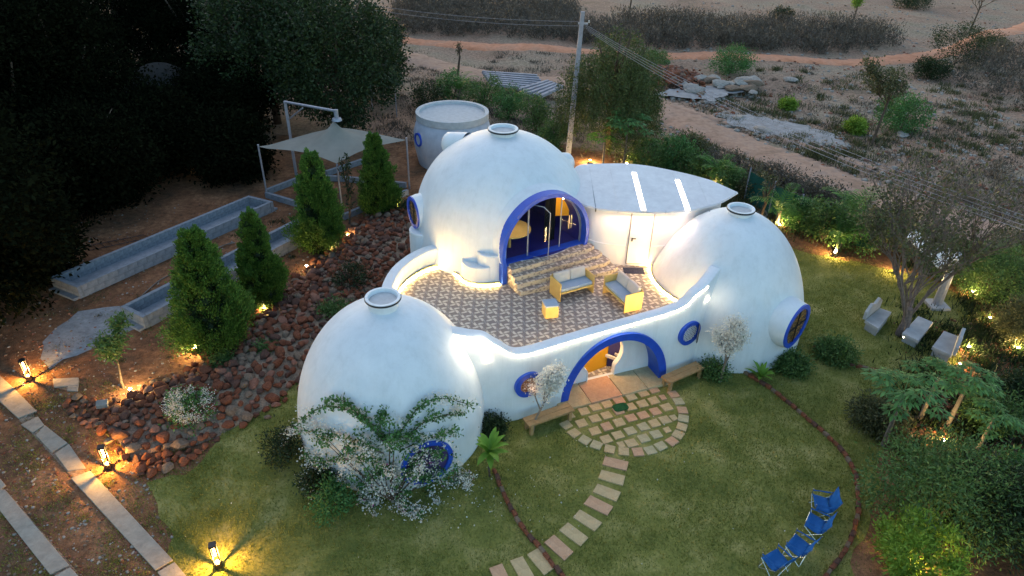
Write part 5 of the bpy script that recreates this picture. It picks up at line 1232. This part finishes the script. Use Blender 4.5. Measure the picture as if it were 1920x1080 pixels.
thin_tree(1180, 22, 6, 'dark thin tree cut by the top edge', 35, L_dark, 2200, 1.0)
thin_tree(858, 135, 3.0, 'bare thin sapling beside the dirt road', 36, L_olive, 60, .15, 1)
thin_tree(1420, 420, 2.8, 'thin bare sapling by the field track above the side dome', 37, L_olive, 100, .4, 1)
# round bushes in the field
fb = 'green bushes in the dry field'
for px, py, h, r, lf, lb in ((1370, 128, 2.1, 1.75, L_bush, 'round green bush right of the rubble heap beside the dirt road'), (1690, 232, 2.2, 1.6, L_bush, 'round green bush at the foot of the tall thin tree'), (1790, 118, 3.6, 2.6, L_dark, 'large dark green bush near the right end of the dirt road'),
                             (1603, 240, .9, .55, L_lime, 'small bright lime bush left of the tall thin tree'), (1745, 135, 1.6, 1.4, L_dark, 'smaller dark bush left of the large dark green bush'), (1478, 192, .6, .5, L_lime, 'tiny yellow-green bush in the middle of the field'),
                             (1465, 35, 1.2, 1.1, L_dark, 'dark bush near the top edge above the scrub strip'), (1860, 85, 1.2, 1.6, L_olive, 'yellowish bush beside the road at the far right'), (1225, 120, 1.3, 1.5, L_mid, 'green bush between the drooping tree and the rubble heap'), (1710, 8, 1.5, 2.4, L_dark, 'dark bush cut by the top edge at right')):
    shrub(px, py, h, r, lb, lf, nc=90, per=60, size=.13, group=fb)
# hedge and garden plants behind the house
hg = 'shrubs of the hedge behind the house'
for px, py, h, r, lf, lb in ((800, 205, 2.0, 1.2, L_dark, 'dark hedge shrub left of the round tank'), (850, 180, 1.9, 1.2, L_bush, 'green hedge shrub straight behind the round tank'), (905, 195, 2.1, 1.3, L_mid, 'dark hedge shrub behind the right rim of the tank'),
                             (955, 215, 2.0, 1.1, L_bush, 'green hedge shrub behind the crown of the upper dome'), (1005, 240, 2.2, 1.1, L_mid, 'dark hedge shrub left of the utility pole'), (1040, 275, 1.6, .9, L_mid, 'hedge shrub at the foot of the utility pole'),
                             (1215, 318, 1.6, 1.0, L_mid, 'shrub right of the drooping tree above the canopy'), (1265, 318, 1.7, 1.0, L_bush, 'leafy shrub above the middle of the canopy roof'), (1300, 335, 1.5, .9, L_mid, 'dark shrub with a red flower above the canopy'),
                             (1360, 355, 1.3, .9, L_mid, 'shrub behind the right tip of the canopy'), (1420, 372, 1.2, .9, L_olive, 'dull green shrub in front of the green net fence'), (1500, 432, 1.5, .8, L_bush, 'shrub at the right shoulder of the side dome'),
                             (1540, 455, 2.1, 1.0, L_mid, 'dark tall shrub right of the side dome'), (1595, 470, 2.3, 1.1, L_mid, 'broad shrub behind the lit palm at the right'), (1660, 465, 1.9, 1.3, L_olive, 'olive shrub behind the sparse tree'),
                             (1290, 290, 1.2, 1.0, L_olive, 'low dull shrub between the field track and the hedge'), (1350, 322, 1.0, 1.3, L_scrub, 'grey-brown scrub bush above the hedge'), (1450, 352, 1.0, 1.6, L_scrub, 'long grey-brown scrub bush below the field track'), (1530, 390, 1.2, 1.6, L_scrub, 'grey-brown scrub bush right of the green net')):
    shrub(px, py, h, r, lb, lf, nc=60, per=60, size=.12, group=hg)
shrub(825, 305, 2.1, .85, 'upright leafy shrub in front of the round tank', L_bush, nc=70, per=40, size=.2, asp=.3)
shrub(1297, 322, 1.0, .3, 'small red-flowering plant above the canopy roof', leafmat('red_leaf', (.25, .02, .02), (.4, .04, .04)), nc=8, per=30)
def palm(px, py, h, n, label, leaf=L_palm, seed=1, group='small palms around the house'):
    p = G(px, py); rs = random.Random(seed); root = empty('palm', (p.x, p.y, zg(p)), 0, label, 'palm', group)
    mb = MB()
    for k in range(4): mb.tube([(rs.uniform(-.1, .1), rs.uniform(-.1, .1), -.02), (rs.uniform(-.15, .15), rs.uniform(-.15, .15), h*.4)], [.035, .025], 5)
    mb.build('stem', bark_pale, root)
    for k in range(n):
        a = rs.uniform(0, 6.28); el = rs.uniform(.7, 1.35); o = Vector((rs.uniform(-.12, .12), rs.uniform(-.12, .12), h*.35)); L_ = h*rs.uniform(.6, .85); pts = []
        for i in range(9):
            t = i/8; e = el-1.5*t*t; pts.append((pts[-1] if pts else o)+Vector((math.cos(a)*math.cos(e), math.sin(a)*math.cos(e), math.sin(e)))*L_/8 if i else o)
        V = []; sd = Vector((-math.sin(a), math.cos(a), 0))
        for i in range(2, 9):
            for j in (0, .5):
                q = pts[i-1].lerp(pts[i], j); ll = .34*math.sin(math.pi*(i+j)/11)*h/1.9; ax = (pts[i]-pts[i-1]).normalized()
                for s in (-1, 1):
                    d = (sd*s+ax*.7+Vector((0, 0, -.15))).normalized(); w_ = ax*.028; V.append([q, q+d*ll*.5+w_, q+d*ll, q+d*ll*.5-w_])
        lo = quads_mesh('frond', np.array([[list(x) for x in q] for q in V]), leaf, root)
        MB().tube(pts, [.012]*5+[.008]*4, 3).build('frond_stalk', leaf, lo)
for i, (px, py, h, n, lb) in enumerate(((1340, 350, 1.9, 13, 'yellow-green palm above the right end of the canopy'), (1455, 425, 2.3, 12, 'lit palm at the upper right of the side dome'), (1565, 478, 2.0, 13, 'palm glowing orange from its ground light'), (1240, 305, 1.9, 12, 'green palm above the middle of the canopy'),
    (860, 185, 2.2, 10, 'palm in the hedge behind the tank'), (965, 200, 2.0, 10, 'palm in the hedge behind the upper dome vent'), (1590, 440, 2.6, 12, 'tall palm behind the glowing one'), (905, 190, 1.8, 8, 'small palm between hedge shrubs behind the tank rim'))): palm(px, py, h, n, lb, seed=i+40)
# right side beds
rb_ = 'shrubs of the right-hand beds'
for px, py, h, r, lf, lb in ((1850, 560, 2.2, 1.3, L_mid, 'leafy shrub behind the farthest stone seat'), (1900, 640, 1.6, .8, L_olive, 'yellowish shrub lit from below at the right edge'), (1910, 510, 2.0, 1.5, L_olive, 'olive shrub cut by the right edge'), (1780, 520, 1.6, 1.1, L_mid, 'green shrub beside the shelter post'),
                             (1745, 985, 2.3, 1.75, L_mid, 'big rounded dense bush right of the lawn'), (1850, 1010, 2.0, 1.4, L_dark, 'dark bush behind the big rounded bush'), (1935, 1010, 1.8, 1.2, L_dark, 'dark bush in the lower right corner'), (1905, 940, 1.2, .9, L_bush, 'green bush above the lower right corner'),
                             (1850, 800, 1.1, .8, L_mid, 'low shrub among the red rubble'), (1900, 760, 1.0, .7, L_dark, 'dark low shrub at the right edge on the rubble'), (1640, 800, .8, .7, L_olive, 'low dry shrub beneath the leaning papaya'),
                             (1565, 668, .45, .6, L_mid, 'low dark shrub in front of the side dome window'), (1480, 692, .4, .5, L_mid, 'low dark shrub against the base of the side dome'), (1310, 668, .5, .4, L_dark, 'small dark plant behind the right bench')):
    shrub(px, py, h, r, lb, lf, nc=int(40+70*r), per=80, size=.11, asp=.32, group=rb_)
shrub(1698, 1085, 1.7, .95, 'bright lime-green feathery bush at the bottom edge', L_lime, nc=75, per=110, size=.12, asp=.3, cr=.22, cat='shrub', low=.0)
# plants round the front dome and on the bank
fg = 'shrubs round the front dome'
for px, py, h, r, lf, lb in ((540, 858, .9, .6, L_dark, 'dark shrub at the left foot of the front dome'), (590, 915, .7, .45, L_dark, 'low dark shrub under the flowering creeper'), (625, 958, .8, .5, L_bush, 'dark green shrub with a yellow flower at the front of the dome'), (662, 545, 1.1, .65, L_dark, 'dark shrub behind the crown of the front dome'), (628, 598, .7, .5, L_mid, 'low green shrub on the bank left of the front dome'),
                             (925, 812, .5, .35, L_dark, 'small white-flowering plant where dome meets front wall'), (1338, 704, .5, .4, L_mid, 'small dark shrub right of the right bench'), (425, 690, .5, .35, L_mid, 'small green plant on the rocks'), (500, 670, .45, .3, L_mid, 'tiny plant among the red rocks'), (760, 405, .7, .5, L_dark, 'dark shrub beside the left window of the upper dome')):
    shrub(px, py, h, r, lb, lf, nc=36, per=60, size=.08, group=fg)
# white flowering bush on the rocks
p = G(365, 790); fb_ = shrub(365, 790, 1.0, .62, 'rounded grey-green bush full of white blossom on the rocks', L_bush, nc=50, per=40)
P, o, _ = clumps((0, 0, .6), (.68, .62, .5), 70, 45, .14, .15); quads_mesh('blossom', leaf_quads(P, .035, .9, o, .3), F_white, fb_)
# bougainvillea over the front dome
def creeper():
    root = empty('flowering_creeper', (A_C[0], A_C[1], 0), 0, 'sprawling creeper with white blossom and arching shoots over the front dome', 'creeper', None); O = Vector((A_C[0], A_C[1], 0))
    rs = np.random.default_rng(12); r_ = random.Random(12)
    def onA(px, py, lift):
        """point on the skin of the front dome seen at this spot of the survey picture"""
        best = None
        for z in np.linspace(.05, 3.8, 90):
            g = G(px, py, z); R_ = A_R*math.sqrt(max(0, 1-(max(0, z-.5)/(A_T-.5))**2)); e = abs(math.hypot(g.x-A_C[0], g.y-A_C[1])-R_-lift)
            if g.y > A_C[1]+.5: continue
            if best is None or e < best[0]: best = (e, g)
        return best[1]-O
    shoots = [[(735, 850), (700, 805), (670, 775), (645, 752), (610, 750)], [(740, 840), (690, 790), (640, 765), (600, 765), (565, 790)], [(735, 830), (765, 790), (790, 760), (830, 747), (885, 760)], [(760, 830), (790, 795), (830, 780), (870, 775)],
              [(720, 850), (660, 830), (620, 815), (585, 810), (550, 800)], [(700, 860), (640, 860), (595, 870), (575, 850)], [(760, 840), (810, 820), (850, 810)], [(720, 830), (712, 790), (722, 775)], [(650, 900), (600, 880), (580, 905), (600, 930)], [(780, 890), (850, 905), (870, 890)], [(740, 900), (760, 950), (790, 965)], [(700, 890), (680, 930), (700, 950)]]
    st = MB(); LP_, FP = [], []
    base = [Vector(G(735, 940))-O]
    for i, s in enumerate(shoots):
        q = [onA(x, y, .12+.28*(k/len(s))*(1 if i in (2,) else .6)) for k, (x, y) in enumerate(s)]; c = spline(q, 8); st.tube(c, [.018*(1-.6*k/len(c)) for k in range(len(c))], 4)
        for v in c[2:]: LP_ += [[v.x+r_.gauss(0, .05), v.y+r_.gauss(0, .05), v.z+r_.gauss(0, .05)] for _ in range(12)]
        for v in c[-14:]:
            if i in (4, 5, 8, 9, 10, 11) or (i in (2,) and r_.random() < .4): FP += [[v.x+r_.gauss(0, .12), v.y+r_.gauss(0, .12), v.z+r_.gauss(0, .1)] for _ in range(28)]
    mass = [(690, 850, 1), (740, 830, 1), (790, 840, 1), (720, 880, 1), (770, 880, 1), (820, 850, 1), (660, 840, .7), (840, 880, .8), (700, 910, .9), (740, 920, 1), (640, 870, .6), (800, 900, .8), (610, 820, .4), (585, 805, .4), (730, 790, .5), (830, 800, .5)]
    for (x, y, wt) in mass:
        for k in range(int(11*wt)):
            v = onA(x+r_.gauss(0, 22), y+r_.gauss(0, 16), .12+abs(r_.gauss(0, .22))); n_ = 44
            Q = [[v.x+r_.gauss(0, .09), v.y+r_.gauss(0, .09), v.z+r_.gauss(0, .08)] for _ in range(n_)]; (FP if r_.random() < (.5 if y > 830 else .25) else LP_).extend(Q)
        a = onA(x, y, .2); b_ = base[0]; st.tube([b_, b_.lerp(a, .5)+Vector((0, -.12, .1)), a], [.025, .018, .008], 4)
    for (x, y) in ((555, 800), (575, 790), (600, 815), (545, 815), (595, 840), (870, 765), (880, 900), (870, 915), (700, 950), (780, 960), (740, 950), (815, 940)):
        v = onA(x, y, .25)
        for k in range(5):
            w_ = v+Vector((r_.gauss(0, .12), r_.gauss(0, .1), r_.gauss(0, .1))); FP += [[w_.x+r_.gauss(0, .06), w_.y+r_.gauss(0, .06), w_.z+r_.gauss(0, .06)] for _ in range(22)]
    st.build('stem', bark, root); L1 = np.array(LP_); L1[:, 2] = np.maximum(L1[:, 2], .04); quads_mesh('foliage', leaf_quads(L1, .085, .6, None, 0, 0, rs), L_bush, root)
    F1 = np.array(FP); F1[:, 2] = np.maximum(F1[:, 2], .04); quads_mesh('blossom', leaf_quads(F1, .05, .9, None, 0, 0, rs), F_white, root)
    k = F1[rs.integers(0, len(F1), 60)]; quads_mesh('pink_blossom', leaf_quads(k+rs.normal(size=k.shape)*.05, .06, .9, None, 0, 0, rs), F_pink, root)
creeper()
# big-leaved plant right of the front dome
p = G(918, 893); bp2 = empty('broad_leaved_plant', (p.x, p.y, 0), 0, 'young plant with large upright yellow-green leaves right of the front dome', 'plant')
MB().tube([(0, 0, -.02), (-.03, .02, .5), (0, 0, .95)], [.03, .025, .02], 6).build('stem', bark, bp2)
L_big = leafmat('broad_leaf', (.09, .19, .02), (.17, .32, .04), (.28, .42, .08), .3); r_ = random.Random(4)
def big_leaf(o, a, el, L_, W_, leaf, parent, droop=.9):
    n = 7; V = []; pts = []; p_ = Vector(o); hd = Vector((math.cos(a), math.sin(a), 0)); sd = Vector((-hd.y, hd.x, 0))
    for i in range(n+1):
        t = i/n; e = el-droop*t*t; w_ = W_*math.sin(math.pi*min(1, .06+t*.94))**.7*(1-.25*t)
        up_ = Vector((0, 0, 1))*w_*.22; pts.append((p_-sd*w_+up_, p_.copy(), p_+sd*w_+up_)); p_ = p_+(hd*math.cos(e)+Vector((0, 0, math.sin(e))))*L_/n
    vs = [x for q in pts for x in q]; return MB().add(vs, [(3*i+k, 3*i+k+1, 3*i+k+4, 3*i+k+3) for i in range(n) for k in range(2)]).build('leaf', leaf, parent, smooth=True)
for k in range(15): big_leaf((0, 0, .85+.01*k), k*2.4, r_.uniform(.1, 1.25), r_.uniform(.5, .68), .105, L_big, bp2)
def rosette(px, py, label, n=12, s=1.0, leaf=L_big):
    p = G(px, py); b_ = empty('leafy_plant', (p.x, p.y, 0), 0, label, 'plant')
    for k in range(n): big_leaf((0, 0, .12), k*2.4, r_.uniform(.5, 1.2), r_.uniform(.4, .6)*s, .06*s, leaf, b_)
rosette(1424, 712, 'bright green rosette plant at the foot of the side dome', 14, 1.1)
# thin white-flowering trees by the wall
L_frost = F_white
for px, py, h, sd_, lb in ((998, 812, 2.1, 51, 'thin white-blossoming tree in front of the left bench'), (1350, 716, 2.3, 52, 'thin white-blossoming tree between right bench and side dome')):
    t_ = sapling(px, py, h, lb, .8, 50, L_mid, .07, seed=sd_, name='blossom_tree', tm=bark_pale, depth=3, spread=.35)
    tr = [c for c in t_.children if c.name.startswith('trunk')][0]; co = np.array([v.co[:] for v in tr.data.vertices]); co = co[co[:, 2] > h*.5]
    P = co[rng.integers(0, len(co), 4200)]+rng.normal(size=(4200, 3))*.1; quads_mesh('blossom', leaf_quads(P, .06, .9), F_white, t_)
# ---------------------------------------------------------------- grass, weeds, litter
def scatter(poly, n, rs):
    xs = [p[0] for p in poly]; ys = [p[1] for p in poly]; X = rs.uniform(min(xs), max(xs), n); Y = rs.uniform(min(ys), max(ys), n)
    k = in_poly(X, Y, poly)
    for c, r in ((A_C, A_R), (B_C, B_R), (C_C, C_R)): k &= (X-c[0])**2+(Y-c[1])**2 > r*r
    k &= ~in_poly(X, Y, terr); return np.stack([X[k], Y[k]], 1)
rs = np.random.default_rng(90)
def blades(XY, h, w_, rs, lean=.5, z=None):
    n = len(XY); z = np.zeros(n) if z is None else z; a = rs.uniform(0, 6.28, n); hh = h*rs.uniform(.5, 1.3, n); P = np.stack([XY[:, 0], XY[:, 1], z], 1); s = np.stack([np.cos(a), np.sin(a), np.zeros(n)], 1)*w_/2
    b_ = rs.uniform(0, 6.28, n); l = rs.uniform(0, lean, n)*hh; T = P+np.stack([np.cos(b_)*l, np.sin(b_)*l, hh], 1); return np.stack([P-s, P+s, T], 1)
G0 = scatter(lawn_poly, 420000, rs)
keep = ~in_poly(G0[:, 0], G0[:, 1], pxpoly(patio_c)); G0 = G0[keep]
for q in SP: G0 = G0[(abs(G0[:, 0]-q.x)+abs(G0[:, 1]-q.y)) > .42]
# patchy: more blades where the turf is thick, browner and sparser beyond the edging
pat = np.sin(G0[:, 0]*1.1+np.sin(G0[:, 1]*.9)*1.5)*np.sin(G0[:, 1]*1.3+G0[:, 0]*.4)+.5*np.sin(G0[:, 0]*4.1+2*np.sin(G0[:, 1]*3.2))*np.sin(G0[:, 1]*3.7)
G0 = G0[rs.uniform(-1.3, 1.0, len(G0)) < pat+.35]
tag(quads_mesh('lawn_grass', blades(G0, .065, .022, rs, .8), L_grass, fn=3), kind='stuff')
# fringe weeds along the lawn and soil
fr_pts = np.concatenate([np.array(lawn_poly)[rs.integers(0, len(lawn_poly), 14000)]+rs.normal(size=(14000, 2))*.28])
fr_pts = fr_pts[np.array([(x-A_C[0])**2+(y-A_C[1])**2 > A_R**2 for x, y in fr_pts])]
tag(quads_mesh('fringe_grass', blades(fr_pts, .05, .022, rs, .9), L_grass, fn=3), kind='stuff')
TRK = [spline([G(x, y) for x, y in t_], 12) for t_ in ([(600, 80), (760, 100), (900, 132), (1060, 150), (1210, 185), (1330, 240), (1480, 305), (1620, 360), (1800, 420), (2000, 470)], [(740, 66), (900, 80), (1080, 90), (1280, 97), (1500, 107), (1700, 105), (1780, 92), (1860, 62)])]
def patches(px0, px1, py0, py1, nc, per, spread, h, w_, mat, name, wet=False):
    c = np.array([G(rs.uniform(px0, px1), rs.uniform(py0, py1)).xy[:] for _ in range(nc)]); XY = np.repeat(c, per, 0)+rs.normal(size=(nc*per, 2))*spread*np.repeat(rs.uniform(.4, 1.3, nc), per)[:, None]
    ok = ~in_poly(XY[:, 0], XY[:, 1], terr)
    for cc, r in ((A_C, A_R), (B_C, B_R), (C_C, C_R)): ok &= (XY[:, 0]-cc[0])**2+(XY[:, 1]-cc[1])**2 > r*r
    for tr in TRK:
        d2 = np.min([(XY[:, 0]-q.x)**2+(XY[:, 1]-q.y)**2 for q in tr], axis=0); ok &= d2 > 2.6
    XY = XY[ok]; return tag(quads_mesh(name, blades(XY, h, w_, rs, 1.0, bumps(XY[:, 0], XY[:, 1])), mat, fn=3), kind='stuff')
patches(0, 420, 740, 1090, 110, 110, .22, .05, .02, L_grass, 'path_weeds')
patches(0, 600, 480, 800, 90, 60, .2, .06, .025, L_olive, 'soil_weeds')
patches(1150, 2000, 120, 460, 420, 50, .5, .18, .05, L_scrub, 'dry_grass')
patches(700, 1200, 90, 260, 300, 55, .5, .2, .05, L_scrub, 'dry_grass')
patches(1300, 2000, 125, 300, 240, 60, .35, .3, .06, L_olive, 'field_weeds')
patches(1180, 1600, 290, 440, 120, 120, .5, .35, .06, L_olive, 'hedge_undergrowth')
patches(1700, 1960, 470, 1000, 160, 90, .4, .25, .05, L_dark, 'bed_undergrowth')
patches(400, 760, 380, 620, 60, 60, .25, .12, .03, L_dark, 'bank_weeds')
# tall brown scrub belts
def scrub(poly_px, n, h, name, mat=L_scrub):
    poly = pxpoly(poly_px); c = scatter(poly, n, rs); per = 42; z = bumps(c[:, 0], c[:, 1]); hh = h*rs.uniform(.5, 1.15, len(c))
    P = np.repeat(np.stack([c[:, 0], c[:, 1], z], 1), per, 0); u = rs.uniform(0, 1, (len(P), 1)); H_ = np.repeat(hh, per)[:, None]
    P = P+np.concatenate([rs.normal(size=(len(P), 2))*.42*(.4+.6*u), u*H_], 1); quads = leaf_quads(P, .3, .22, np.tile([[0, 0, 1.]], (len(P), 1)), .5, 0, rs); return tag(quads_mesh(name, quads, mat), kind='stuff')
scrub([(1080, 48), (1250, 35), (1450, 45), (1650, 55), (1690, 88), (1500, 95), (1250, 88), (1080, 78)], 1500, 1.7, 'scrub_belt')
scrub([(740, 2), (1080, 5), (1090, 78), (900, 65), (740, 55)], 1500, 1.5, 'scrub_belt')
scrub([(1820, 100), (2000, 70), (2050, 260), (1900, 190), (1780, 150)], 1000, 1.5, 'scrub_belt')
scrub([(1750, 300), (1990, 330), (1990, 430), (1760, 380)], 90, .6, 'scrub_belt', L_dry)
# individual small bushes of the field
fs_l = random.Random(3); sb = []
for k, (px, py, sc_, lb) in enumerate(((1480, 165, .6, 'small dark dry bush above the tiny yellow-green one'), (1525, 165, .7, 'thin upright dry bush right of the tiny yellow-green one'), (1522, 212, .7, 'small dry bush above the stony patch'), (1565, 150, .6, 'small dry bush between the dirt road and the stony patch'),
        (1600, 185, .6, 'small dry bush left of the tall thin tree'), (1610, 212, .5, 'low dry bush right above the small lime bush'), (1793, 215, .8, 'grey twiggy bush in the open field below the large dark bush'), (1830, 175, .6, 'small dry bush below the large dark bush, toward the scrub'),
        (1770, 240, .5, 'low dry bush right of the round bush by the thin tree'), (1450, 262, .6, 'dark dry bush on the near edge of the stony patch'), (1400, 205, .6, 'dry bush between the rubble heap and the stony patch'), (1880, 250, .7, 'dry bush nearest the right edge of the field'))):
    p = G(px, py)
    if len(sb) < 4:
        n_ = 260; P = rs.normal(size=(n_, 3))*np.array([.4, .4, .25])+np.array([0, 0, .35]); P[:, 2] = abs(P[:, 2])
        o = quads_mesh('dry_shrub', leaf_quads(P, .16, .25, np.tile([[0, 0, 1.]], (n_, 1)), .4, 0, rs), [L_scrub, L_olive, L_scrub, L_dry][len(sb)]); sb.append(o.data)
    else: o = inst('dry_shrub', fs_l.choice(sb), None, (0, 0, 0))
    o.location = (p.x, p.y, zg(p)); o.scale = (sc_,)*3; o.rotation_euler = (0, 0, k); tag(o, lb, 'dry bush', 'small dry bushes on the stony field')
# fallen petals and leaves
XY = np.concatenate([np.array([G(rs.normal(880, 90), rs.normal(930, 38)).xy[:] for _ in range(140)]), np.array([G(rs.uniform(300, 1500), rs.uniform(700, 1075)).xy[:] for _ in range(60)]), np.array([G(rs.normal(1240, 120), rs.normal(800, 60)).xy[:] for _ in range(20)])])
XY = XY[(XY[:, 0]-A_C[0])**2+(XY[:, 1]-A_C[1])**2 > A_R**2]
Pz = np.concatenate([XY, np.full((len(XY), 1), .05)], 1); tag(quads_mesh('fallen_petals', leaf_quads(Pz, .04, .9, None, 0, 0, rs), F_white), kind='stuff')
# ---------------------------------------------------------------- garden spotlights
def spot(px, py, label, pw=14, colr=(1, .68, .26), off=(0, .0), z=.22):
    p = G(px, py); pw *= 1.5; r = empty('garden_spotlight', (p.x, p.y, 0), 0, label, 'spotlight', 'small garden spotlights'); d = Vector((off[0], off[1], 0))
    MB().tube([(0, 0, -.02), (0, 0, .1)], .01, 5).build('spike', dark_metal, r)
    MB().lathe([(.004, 0), (.03, 0), (.045, .08), (.05, .1)], (0, 0, .09), 12).build('housing', dark_metal, r); MB().lathe([(.048, 0), (.004, .004)], (0, 0, .188), 12).build('lens', lamp_y, r)
    light('spot_lamp', d+Vector((0, 0, z+.02)), pw, colr, .03, parent=r)
for a in ((247, 738, 'garden spotlight under the young feathery tree at the left', 16), (368, 661, 'garden spotlight right below the broadest conifer', 14), (616, 474, 'garden spotlight at the foot of the third conifer', 14), (653, 448, 'garden spotlight just right of the third conifer', 8), (576, 506, 'garden spotlight on bare soil between second and third conifers', 4),
          (497, 585, 'garden spotlight in front of the slim conifer', 14), (744, 399, 'garden spotlight beside the conifer farthest back', 14), (1106, 306, 'garden spotlight under the papaya behind the house', 30), (1175, 312, 'garden spotlight at the right foot of the drooping tree', 12), (1563, 480, 'garden spotlight under the glowing palm', 20),
          (1675, 513, 'garden spotlight behind the sparse tree', 12), (1821, 554, 'garden spotlight by the shrub behind the stone seats', 12), (1853, 603, 'garden spotlight beyond the farthest seat', 10), (1813, 658, 'garden spotlight beside the farthest stone seat', 18), (1797, 690, 'garden spotlight at the edge of the rubble bed', 6), (1766, 834, 'garden spotlight under the papaya group', 14),
          (1692, 640, 'garden spotlight at the foot of the sparse tree', 18), (1722, 1078, 'garden spotlight under the lime bush at the bottom edge', 16), (1345, 352, 'garden spotlight under the palm above the canopy', 10), (1460, 428, 'garden spotlight under the palm by the green net', 14), (356, 302, 'lone garden spotlight glowing in the dark grove', 3), (1905, 660, 'garden spotlight at the right edge under the yellowish shrub', 12)):
    spot(*a)
for px, py, lb in ((703, 153, 'small white lamp high in the dark trees, left one'), (748, 163, 'small white lamp high in the dark trees, right one')):
    p = G(px, py, 1.5); r = empty('garden_lamp', (p.x, p.y-1.5, 0), 0, lb, 'garden lamp', 'lamps among the dark trees'); MB().tube([(0, 0, 0), (0, 0, 1.9)], .03, 6).build('post', metal, r); MB().lathe([(.004, 0), (.09, .03), (.09, .15), (.004, .18)], (0, 0, 1.9), 12).build('lamp_head', emit('lamp_head', (1, .85, .7), 6), r)
